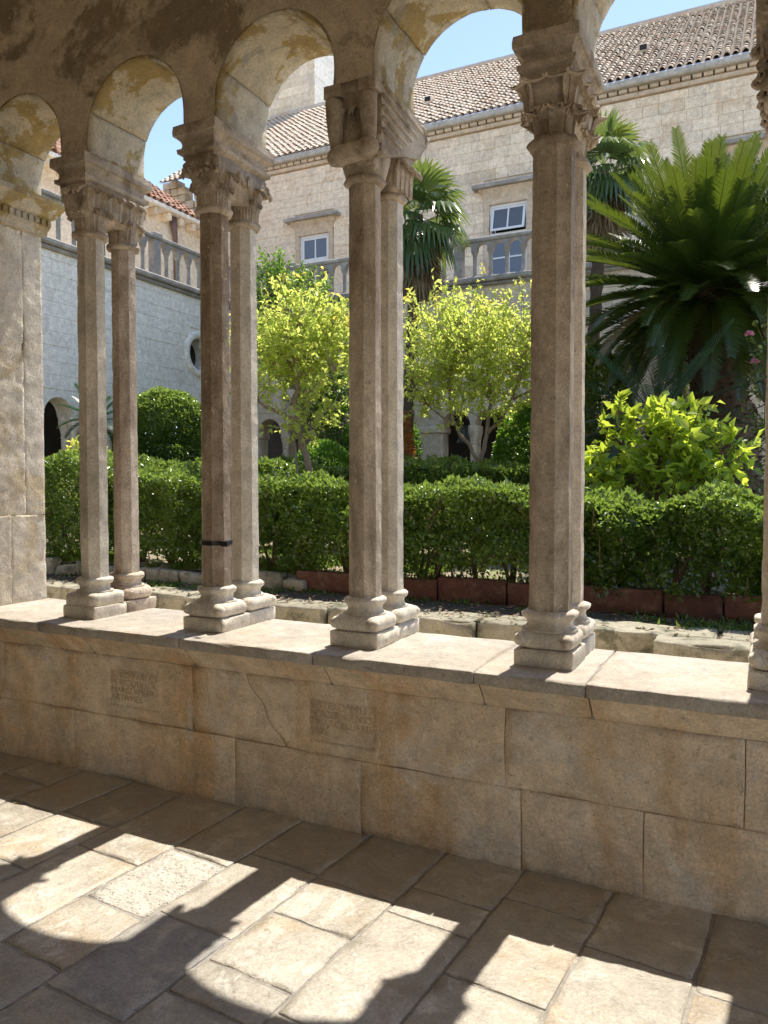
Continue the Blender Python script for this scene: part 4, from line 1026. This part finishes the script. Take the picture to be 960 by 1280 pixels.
hedge('clipped_hedge', 'clipped hedge standing before the leaning tree trunk', -5.1, -3.65, 7.4, 8.2, .54, lin([(-5.1, 1.63), (-3.65, 1.6)]), 19000, M['hedge'], .05, (-4.8, -4.4, -4.0), seed=3, group='near hedge row')
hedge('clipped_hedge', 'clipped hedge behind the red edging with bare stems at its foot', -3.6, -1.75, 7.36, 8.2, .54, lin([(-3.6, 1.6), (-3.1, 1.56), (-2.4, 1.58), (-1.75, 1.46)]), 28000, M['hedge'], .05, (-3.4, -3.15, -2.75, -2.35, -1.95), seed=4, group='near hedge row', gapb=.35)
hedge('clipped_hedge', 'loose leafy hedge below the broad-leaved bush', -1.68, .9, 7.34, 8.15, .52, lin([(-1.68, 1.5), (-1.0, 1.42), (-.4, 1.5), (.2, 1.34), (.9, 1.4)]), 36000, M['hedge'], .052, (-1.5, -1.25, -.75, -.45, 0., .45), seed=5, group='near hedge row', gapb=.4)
hedge('clipped_hedge', 'second clipped hedge row at the foot of the domed topiary', -10.4, -7.0, 10.3, 10.9, .65, lin([(-10.4, 2.0), (-7.0, 1.93)]), 26000, M['hedge'], .058, (), seed=6, group='far hedge row')
hedge('clipped_hedge', 'second clipped hedge row behind the leaning tree trunk', -6.9, -5.0, 10.4, 10.9, .65, lin([(-6.9, 1.84), (-5.0, 1.84)]), 16000, M['hedge'], .058, (), seed=7, group='far hedge row')
hedge('clipped_hedge', 'second clipped hedge row under the many-stemmed pale tree', -4.9, -1.2, 9.7, 10.4, .65, lin([(-4.9, 1.93), (-3.3, 1.85), (-1.2, 1.8)]), 30000, M['hedge'], .055, (), seed=8, group='far hedge row')
hedge('clipped_hedge', 'low clipped hedge far back before the arches', -8.6, -4.5, 12.6, 13.1, .6, lin([(-8.6, 2.05), (-4.5, 1.9)]), 16000, M['hedge'], .065, (), seed=9, group='far hedge row')

def blob(name, label, cat, c, rx, ry, rz, n, m, ls, seed, dome=False, z0=.5, tipf=.25):
    R = np.random.default_rng(seed); t = thing(name, (c[0], c[1], z0), label, cat)
    d = unit(R.normal(size=(n, 3)))
    if dome: 
        e = 3.2; k = (np.abs(d[:, 0]) ** e + np.abs(d[:, 1]) ** e + np.abs(d[:, 2]) ** e) ** (-1 / e)
        k = np.where(d[:, 2] > 0, (np.hypot(d[:, 0], d[:, 1]) ** 3 + np.abs(d[:, 2]) ** 3) ** (-1 / 3), k); d = d * k[:, None]
    rr_ = 1 - np.abs(R.normal(size=n)) * .09
    P = np.array(c) + d * np.array([rx, ry, rz]) * rr_[:, None]; P += unit(d) * (.05 * fbm(P * 3, seed, 3))[:, None]
    P = P[P[:, 2] > z0]; dd = unit(P - np.array(c)); k = len(P)
    LL = ls * R.uniform(.7, 1.3, k); tv = np.clip(dd[:, 2], 0, 1) * R.random(k) * tipf * 2
    leaf_obj('foliage', P, dd * .6 + R.normal(size=(k, 3)) * .55, LL, LL * .6, m, t, tip=np.clip(tv, 0, 1))
    MB().tube([(c[0], c[1], z0 - .05), (c[0] + .03, c[1], (z0 + c[2]) / 2), (c[0], c[1], c[2])], [.07, .06, .04], 8).build('trunk', M['bark'], t, True)
    return t
blob('domed_topiary', 'clipped green topiary with a rounded dome top by the side wing', 'topiary', (-10.8, 12.0, 2.3),   .84, .84, 1.12, 60000, M['hedge'], .06, 21, True, tipf=.7)
blob('round_shrub', 'small clipped ball shrub beside the leaning tree trunk', 'shrub', (-6.9, 11.6, 1.75), .55, .55, .55, 7000, M['citrus'], .06, 22)
blob('round_shrub', 'dark leafy shrub against the bell arch', 'shrub', (-3.3, 12.4, 1.9), .75, .6, 1.0, 9000, M['citrus'], .08, 23)
blob('round_shrub', 'green shrub low behind the columns with scalloped capital', 'shrub', (-2.25, 11.6, 2.5), .55, .5, 1.1, 9000, M['hedge'], .07, 24, tipf=.5)
blob('round_shrub', 'yellow-green leafy plant beside the broad pier', 'shrub', (-10.4, 9.6, 1.75), .45, .4, .62, 900, M['pomeg'], .09, 25, tipf=.2)
blob('round_shrub', 'tiny reddish-leaved shrub by a dark arch', 'shrub', (-5.35, 11.3, 2.05), .32, .3, .75, 1500, M['redleaf'], .07, 26)
blob('round_shrub', 'dark bush behind the leaning tree near the arches', 'shrub', (-6.9, 13.9, 2.1), .8, .6, 1.3, 9000, M['citrus'], .08, 27)

def tree(name, label, base, skel, crowns, ntw, lpt, ls, m, seed, bark, aspect=.42, tip=(.55, .9), cat='tree', group=None, tw_r=.006, twl=.35, updir=.5, stiff=.4, zmin=.5):
    R = np.random.default_rng(seed); t = thing(name, base, label, cat, group)
    tr = MB(); nodes = []
    for k, (pts, r0, r1) in enumerate(skel):
        pts = [np.array(p, float) for p in pts]
        # smooth resample
        Q = []
        for a, b2 in zip(pts[:-1], pts[1:]):
            for s in np.linspace(0, 1, 5)[:-1]: Q.append(a * (1 - s) + b2 * s)
        Q.append(pts[-1]); Q = np.array(Q)
        for _ in range(2): Q[1:-1] = (Q[:-2] + 2 * Q[1:-1] + Q[2:]) / 4
        Q[1:-1] += R.normal(size=Q[1:-1].shape) * r0 * .25
        rs_ = np.linspace(r0, r1, len(Q))
        (MB().tube(Q, rs_, 8)).build('trunk' if k == 0 else 'limb', bark, t, True)
        nodes += list(Q)
    nodes = np.array(nodes)
    tw = MB(); P = []; D = []; TV = []
    for (c, rx, ry, rz, wgt) in crowns:
        nn = int(ntw * wgt); c = np.array(c, float)
        for _ in range(nn):
            d = unit(R.normal(size=(1, 3)))[0]; rr_ = R.random() ** (1 / 2.4)
            e = c + d * np.array([rx, ry, rz]) * rr_
            if fbm((e * 1.7)[None], seed, 2)[0] < -.35: continue
            j = np.argmin(((nodes - e) ** 2).sum(1) + 2.0 * np.maximum(0, nodes[:, 2] - e[2]) ** 2); s = nodes[j]
            dirv = e - s; Lk = np.linalg.norm(dirv) + 1e-6
            o = unit(((e - c) / np.array([rx, ry, rz]) + np.array([0, 0, updir]) + R.normal(size=3) * .35)[None])[0]
            e2 = e + o * twl * R.uniform(.6, 1.2)
            mid = s + dirv * .5 + np.array([0, 0, -.04 * Lk]) + R.normal(size=3) * .05 * Lk
            if R.random() < .55: tw.tube([s, mid, e, e2], [tw_r * 1.6, tw_r * 1.3, tw_r, tw_r * .3], 4)
            else: tw.tube([e - o * .12, e, e2], [tw_r, tw_r, tw_r * .3], 4)
            for q in range(lpt):
                s_ = R.random(); p = e + (e2 - e) * s_ if q > lpt * .25 else mid + (e - mid) * (.4 + .6 * R.random())
                P.append(p + R.normal(size=3) * .015); D.append(o * stiff + R.normal(size=3) * .6)
                outer = min(1, rr_ * .8 + .3 * s_)
                TV.append(max(0, (s_ - tip[0])) / (1 - tip[0]) * tip[1] * (R.random() ** .7) * (1 if d[2] > -.2 else .3) * (rr_ > .72) if q > lpt * .25 else 0)
    P = np.array(P); D = np.array(D); TV = np.array(TV); k = P[:, 2] > zmin; P, D, TV = P[k], D[k], TV[k]
    LL = ls * R.uniform(.45, 1.45, len(P))
    leaf_obj('crown', P, D, LL, LL * aspect, m, t, tip=TV)
    tw.build('twigs', bark, t, kind='stuff')
    return t
# leaning tree with one crooked trunk
tree('pomegranate_tree', 'yellow-green small-leaved tree with one crooked leaning trunk', (-5.60, 9.3, .5),
     [([(-5.50, 9.3, .45), (-5.62, 9.3, 1.3), (-5.80, 9.3, 2.0), (-5.99, 9.3, 2.5), (-5.95, 9.35, 3.0), (-6.0, 9.3, 3.5), (-5.93, 9.3, 3.95)], .062, .03),
      ([(-5.96, 9.3, 2.45), (-6.2, 9.2, 2.58), (-6.5, 9.15, 2.72), (-6.85, 9.2, 3.1)], .035, .015), ([(-5.98, 9.32, 3.3), (-5.6, 9.5, 3.6), (-5.35, 9.4, 3.9)], .02, .01), ([(-5.98, 9.32, 3.1), (-6.3, 9.4, 3.5), (-6.5, 9.3, 4.0)], .02, .01),
      ([(-6.03, 9.3, 2.35), (-5.90, 9.2, 1.8), (-5.78, 9.15, 1.2), (-5.72, 9.15, .5)], .02, .018), ([(-5.95, 9.3, 2.7), (-5.6, 9.2, 2.9), (-5.3, 9.2, 3.1)], .018, .008)],
     [((-5.95, 9.3, 3.65), .72, .75, .62, .55), ((-6.45, 9.3, 3.2), .55, .6, .6, .2), ((-5.45, 9.3, 3.1), .42, .5, .62, .2), ((-5.75, 9.2, 2.55), .42, .4, .4, .08)], 640, 17, .074, M['pomeg'], 31, M['bark'], aspect=.52, tw_r=.004, tip=(.66, .95))
tree('pomegranate_tree', 'yellow-green airy tree with several thin stems from one base', (-3.81, 11.0, .5),
     [([(-3.81, 11, .45), (-3.80, 11, 1.5), (-3.80, 11, 1.9)], .06, .05), ([(-3.80, 11, 1.85), (-4.0, 11, 2.15), (-4.25, 11, 2.5), (-4.33, 11, 3.0), (-4.2, 11, 3.6)], .035, .012), ([(-3.8, 11, 1.85), (-3.7, 11, 2.3), (-3.65, 11.05, 2.9), (-3.75, 11, 3.6), (-3.7, 11, 4.2)], .04, .012),
      ([(-3.70, 11, 2.3), (-3.4, 11, 2.6), (-3.2, 10.95, 3.1), (-3.05, 11, 3.7)], .028, .01), ([(-4.2, 11, 2.45), (-4.6, 11, 2.7), (-4.9, 11, 3.1)], .02, .008), ([(-3.66, 11, 2.8), (-3.95, 10.9, 3.2), (-4.0, 10.9, 3.9)], .02, .008), ([(-3.3, 11, 2.8), (-2.9, 11.1, 3.0), (-2.6, 11.1, 3.3)], .018, .008)],
     [((-3.95, 11, 3.7), .95, .8, .75, .55), ((-4.55, 11, 3.3), .52, .6, .78, .2), ((-3.15, 11, 3.4), .72, .7, .85, .3), ((-3.9, 11, 2.75), .85, .6, .35, .12)], 760, 17, .074, M['pomeg'], 32, M['bark'], tw_r=.004, twl=.42, updir=.9, aspect=.52, tip=(.66, .95))
tree('orange_tree', 'dense dark green tree rising behind the leaning tree', (-8.9, 14.0, .5), [([(-8.9, 14, .45), (-8.8, 14, 2.5), (-8.9, 14, 4.5), (-9.1, 14, 5.3)], .12, .05), ([(-8.8, 14, 2.8), (-8.2, 14, 3.6), (-7.9, 13.9, 4.2)], .06, .02), ([(-8.85, 14, 3.4), (-9.5, 14, 4.6), (-9.6, 14, 5.5)], .05, .02)],
     [((-9.3, 14, 5.55), .95, .9, .8, .4), ((-8.4, 14, 4.4), 1.0, .9, 1.3, .4), ((-7.9, 14, 3.2), .7, .7, 1.0, .25)], 900, 14, .10, M['citrus'], 33, M['bark'], tip=(.6, .5))
# broad-leaved bush
tree('broad_leaved_bush', 'bright broad-leaved bush standing above the hedge below the cycad', (-1.0, 8.75, .5),
     [([(-1.0, 8.75, .45), (-1.02, 8.75, 1.2), (-1.0, 8.75, 1.6)], .04, .03), ([(-1.02, 8.75, 1.1), (-1.3, 8.7, 1.6), (-1.42, 8.7, 2.35)], .022, .008), ([(-1.0, 8.75, 1.4), (-.8, 8.75, 1.9), (-.62, 8.75, 2.35)], .022, .008), ([(-1.0, 8.7, 1.2), (-.6, 8.7, 1.6), (-.3, 8.7, 1.95)], .02, .008), ([(-1.0, 8.7, 1.5), (-1.0, 8.7, 2.0), (-1.05, 8.7, 2.3)], .02, .008), ([(-1.05, 8.7, 1.1), (-1.5, 8.7, 1.5), (-1.75, 8.7, 1.75)], .02, .008)],
     [((-1.42, 8.7, 2.05), .2, .25, .42, .16), ((-.85, 8.7, 1.95), .45, .4, .42, .42), ((-.42, 8.7, 1.75), .3, .3, .3, .2), ((-1.0, 8.7, 1.55), .7, .4, .35, .3), ((-1.72, 8.7, 1.65), .2, .2, .25, .08)], 190, 9, .125, M['lemon'], 34, M['twig'], aspect=.56, tip=(.45, 1.0), cat='bush', twl=.22, updir=.8, stiff=.5)

def frond_mesh(origin, az, el, Lf, droop, R, nl=42, lw=.016, ll=.20, vee=.5, curl_tip=.0, side_bend=0.):
    """pinnate frond: rachis curve with two rows of narrow leaflets"""
    o = np.array(origin, float); h = np.array([math.cos(az), math.sin(az), 0]); s = np.array([-math.sin(az), math.cos(az), 0]); u = np.array([0, 0, 1.])
    n = nl + 4; p = o.copy(); pts = []; tans = []; a = el
    for i in range(n):
        t = i / (n - 1); a = el - droop * t ** 1.4; d = h * math.cos(a) + u * math.sin(a) + s * side_bend * t; d /= np.linalg.norm(d); pts.append(p.copy()); tans.append(d); p = p + d * Lf / n
    pts = np.array(pts); tans = np.array(tans)
    V = []; F = []
    # rachis as thin three-sided strip
    for i in range(n):
        nn = np.cross(s, tans[i]); r = .010 * (1 - .75 * i / n)
        V += [pts[i] + s * r, pts[i] - s * r, pts[i] - nn * r * 1.4 * np.sign(-1)]
    for i in range(n - 1):
        for j in range(3):
            k = (j + 1) % 3; F.append((3 * i + j, 3 * i + k, 3 * i + 3 + k)); F.append((3 * i + j, 3 * i + 3 + k, 3 * i + 3 + j))
    for i in range(4, n):
        t = (i - 4) / (n - 5); L_ = ll * (math.sin(math.pi * (.12 + .80 * t)) ** .75) * R.uniform(.92, 1.05)
        nn = unit(np.cross(tans[i], s)[None])[0]
        if nn[2] < 0 and math.cos(a) > 0: pass
        for sg in (-1, 1):
            d = s * sg * .80 + tans[i] * (.42 + .5 * t) + nn * vee * -1 * (1 if nn[2] < 0 else -1) * .6 + R.normal(size=3) * .04
            d /= np.linalg.norm(d); b = pts[i]; sp = tans[i] * lw * .5
            m_ = b + d * L_ * .55; e = b + d * L_ + np.array([0, 0, -.10 * L_])
            k = len(V); V += [b - sp, b + sp, m_ + sp * .95, m_ - sp * .95, e]
            F += [(k, k + 1, k + 2), (k, k + 2, k + 3), (k + 3, k + 2, k + 4)]
    return np.array(V), np.array(F)
def frond_obj(name, t, m, R, tip=0., **kw):
    V, F = frond_mesh(R=R, **kw); n = len(F); r0 = R.random()
    return obj(name, V, F, m, t, attrs={'rnd': np.clip(r0 + R.normal(size=n) * .12, 0, 1), 'tip': np.full(n, tip)})
def cycad(name, label, base, c, nf, Lf, m, seed, elr=(-50, 84), tr_r=.3, ll=.2, lw=.017, trunk=True, dead=.1, nl=42, cat='palm'):
    R = np.random.default_rng(seed); t = thing(name, base, label, cat)
    for k in range(nf):
        q = (k + .5) / nf; el = elr[1] + (elr[0] - elr[1]) * q ** .85; az = k * 2.39996 + R.uniform(-.15, .15)
        L_ = Lf * R.uniform(.9, 1.08) * (.88 if q < .12 else 1)
        dr = rad(3 + 44 * q ** 1.2 + R.uniform(-6, 16))
        dd = (R.random() < dead and q > .55)
        frond_obj('frond', t, m, R, tip=(R.uniform(.6, 1.) if dd else R.uniform(0, .06)), origin=(c[0] + .1 * math.cos(az), c[1] + .1 * math.sin(az), c[2] - .18 * q), az=az, el=rad(el), Lf=L_, droop=dr, nl=nl, ll=ll, lw=lw, side_bend=R.uniform(-.25, .25))
    if trunk:
        b = np.array(base, float); c = np.array(c, float); rings = []; n = 22; zz = 40
        for i in range(zz):
            s_ = i / (zz - 1); p = b * (1 - s_) + c * s_; r = tr_r * (1.0 - .25 * s_)
            rings.append([(p[0] + r * math.cos(2 * math.pi * j / n), p[1] + r * math.sin(2 * math.pi * j / n), p[2]) for j in range(n)])
        V = np.array(rings).reshape(-1, 3); ax = V.reshape(zz, n, 3).mean(1).repeat(n, 0); d = unit(V - ax); V += d * (.06 * np.abs(fbm(V * 9, 4, 2)))[:, None]
        mb = MB(); mb.loft(V.reshape(zz, n, 3)); mb.build('trunk', M['palmbark'], t)
        sc = MB()
        for k in range(420):
            s_ = k / 420; a = k * 2.39996; p = b * (1 - s_) + c * s_; r = tr_r * (1.0 - .25 * s_) + .01; d = np.array([math.cos(a), math.sin(a), 0])
            q = p + d * r; sd = np.array([-d[1], d[0], 0]) * .035
            sc.add([q - sd, q + sd, q + d * .07 + np.array([0, 0, .06]), q + np.array([0, 0, .05])], [(0, 1, 2), (1, 3, 2), (3, 0, 2)])
        sc.build('leaf_bases', M['palmbark'], t, kind='stuff')
    return t
cycad('cycad_palm', 'huge dark cycad palm with arching feather fronds on a thick trunk', (-.22, 11.6, .45), (-.76, 11.6, 4.30), 210, 1.95, M['sago'], 41, (-34, 88), .40, .27, .028, dead=.04, nl=62)
cycad('feather_palm', 'blue-green feather palm crouching in the shade under the big cycad', (-1.2, 10.4, .5), (-1.2, 10.4, 2.45), 34, 1.35, M['bluefrond'], 42, (-25, 70), .14, .16, .014, dead=0)
cycad('feather_palm', 'small cycad with fronds poking out beside the broad pier', (-11.3, 10.6, .5), (-11.25, 10.6, 2.9), 20, .62, M['bluefrond'], 43, (-40, 75), .16, .15, .014, dead=0)

def fan_palm(name, label, base, c, nf, seed, Rf=.62, pet=.55, elr=(-55, 80), skirt=40, tr_r=.10):
    R = np.random.default_rng(seed); t = thing(name, base, label, 'palm')
    c = np.array(c, float)
    def fan(az, el, pl, rf, m, dr, nm, tipv):
        h = np.array([math.cos(az), math.sin(az), 0]); s = np.array([-math.sin(az), math.cos(az), 0]); u = np.array([0, 0, 1.])
        d = h * math.cos(el) + u * math.sin(el); nn = -h * math.sin(el) + u * math.cos(el)
        p0 = c; p1 = c + d * pl + u * -.06 * pl
        V = [p0 + s * .012, p0 - s * .012, p1 - s * .008, p1 + s * .008]; F = [(0, 1, 2), (0, 2, 3)]
        ns = 26
        for k in range(ns):
            a = (-1 + 2 * (k + .5) / ns) * 2.05; wd = 2.05 / ns * 1.0
            dirv = d * math.cos(a) + s * math.sin(a); L_ = rf * (.80 + .25 * math.cos(a * .8)) * R.uniform(.93, 1.05); sd = -d * math.sin(a) + s * math.cos(a)
            pl_ = nn * .03 * (1 if k % 2 else -1) * .4
            q1 = p1 + dirv * L_ * .55 - u * dr * L_ * .10; q2 = p1 + dirv * L_ * (1 - .25 * dr) - u * dr * L_ * .55
            wv = sd * L_ * .55 * wd * .95
            i = len(V); V += [p1 + pl_ * .2, q1 - wv + pl_, q1 + wv - pl_, q2]; F += [(i, i + 1, i + 2), (i + 1, i + 3, i + 2)]
        n = len(F); obj(nm, np.array(V), np.array(F), m, t, attrs={'rnd': np.clip(R.random() + R.normal(size=n) * .1, 0, 1), 'tip': np.full(n, tipv)})
    for k in range(nf):
        q = (k + .5) / nf; el = rad(elr[1] + (elr[0] - elr[1]) * q); az = k * 2.39996 + R.uniform(-.2, .2)
        fan(az, el, pet * R.uniform(.8, 1.1), Rf * R.uniform(.85, 1.1), M['fan'], .25 + .9 * q, 'fan_leaf', R.uniform(.2, .9) if q < .35 else R.uniform(0, .15))
    for k in range(skirt):
        az = R.uniform(0, 6.28); c0 = c.copy(); c = c0 - np.array([0, 0, R.uniform(.1, .7)]); fan(az, rad(R.uniform(-82, -66)), .25, Rf * R.uniform(.6, .9), M['deadleaf'], .6, 'dead_leaf', 0); c = c0
    b = np.array(base, float); rings = []; n = 12; zz = 36
    for i in range(zz):
        s_ = i / (zz - 1); p = b * (1 - s_) + c * s_; r = tr_r * (1.1 - .1 * s_)
        rings.append([(p[0] + r * math.cos(2 * math.pi * j / n), p[1] + r * math.sin(2 * math.pi * j / n), p[2]) for j in range(n)])
    V = np.array(rings).reshape(-1, 3); ax = V.reshape(zz, n, 3).mean(1).repeat(n, 0); V += unit(V - ax) * (.03 * fbm(V * 12, 4, 2))[:, None]
    mb = MB(); mb.loft(V.reshape(zz, n, 3)); mb.build('trunk', M['palmbark'], t)
    return t
fan_palm('fan_palm', 'fan palm with a shaggy brown skirt before the balustrade', (-6.0, 13.0, .5), (-5.72, 13.0, 6.45), 24, 51, .80, .5, skirt=46)
fan_palm('fan_palm', 'tall fan palm showing above the cycad against the house wall', (-2.9, 14.0, .5), (-2.6, 14.0, 7.15), 22, 52, .75, .45, skirt=30)

# rose bush with pink flowers by the right-hand columns
rb = tree('rose_bush', 'rose bush with pale pink flowers beside the cycad trunk', (.05, 10.0, .5), [([(.05, 10, .45), (.05, 10, 1.6), (.0, 10, 2.8)], .03, .012), ([(.05, 10, 1.4), (.3, 10, 2.3), (.3, 10, 3.0)], .02, .008)],
     [((.12, 10, 2.5), .32, .35, .8, .6), ((.2, 10, 1.6), .4, .35, .6, .4)], 130, 12, .06, M['hedge'], 35, M['twig'], cat='bush', aspect=.55)
R_ = np.random.default_rng(3)
for p in ((-.16, 9.75, 3.25), (-.10, 9.72, 2.93), (.05, 9.75, 2.7), (.12, 9.7, 3.1)):
    n = 26; a = R_.uniform(0, 6.28, n); e = R_.uniform(.1, 1.3, n); d = np.stack([np.cos(a) * np.cos(e), np.sin(a) * np.cos(e) , np.sin(e)], 1)
    leaf_obj('flower', np.array(p) + d * .012, d, .05, .045, M['petal'], rb)

# weeds, litter
def clear(P): return P
n = 60000
P = np.stack([NR.uniform(-9.5, 1.5, n), NR.uniform(7.5, 10.3, n), np.full(n, .5)], 1)
k = fbm(P * np.array([1.1, 1.1, 0]), 9, 3) > -.15; P = P[k]
P[:, 2] += -.02
leaf_obj('weeds', P, NR.normal(size=(len(P), 3)) * np.array([.45, .45, .1]) + np.array([0, 0, .8]), NR.uniform(.05, .14, len(P)), .018, M['grass'], garden)['kind'] = 'stuff'
n = 1000
P = np.stack([NR.uniform(-9, 2, n), NR.uniform(6.45, 7.36, n), np.zeros(n)], 1); P[:, 2] = np.where(P[:, 1] < 6.86, .368, .352)
o = leaf_obj('fallen_leaves', P, NR.normal(size=(n, 3)) * np.array([1, 1, .12]), NR.uniform(.03, .07, n), NR.uniform(.02, .04, n), M['litter'], None, N=np.tile([[0, 0, 1.]], (n, 1)) + NR.normal(size=(n, 3)) * .25)
tag(o, 'dry fallen leaves scattered over the strip by the kerb', 'leaf litter', kind='stuff')
n = 1100
P = np.stack([NR.uniform(-9, 2, n), NR.choice([6.9, 7.33, 7.1], n) + NR.normal(size=n) * .05, np.full(n, .34)], 1)
k = fbm(P * np.array([2.3, 2.3, 0]), 19, 2) > .1; P = P[k]
P = np.repeat(P, 6, 0) + NR.normal(size=(len(P) * 6, 3)) * np.array([.05, .04, 0])
o = leaf_obj('path_weeds', P, NR.normal(size=(len(P), 3)) * np.array([.6, .6, .1]) + np.array([0, 0, .6]), NR.uniform(.04, .09, len(P)), .022, M['hedge'], None)
tag(o, 'small green weeds sprouting along the kerb', 'weeds', kind='stuff')
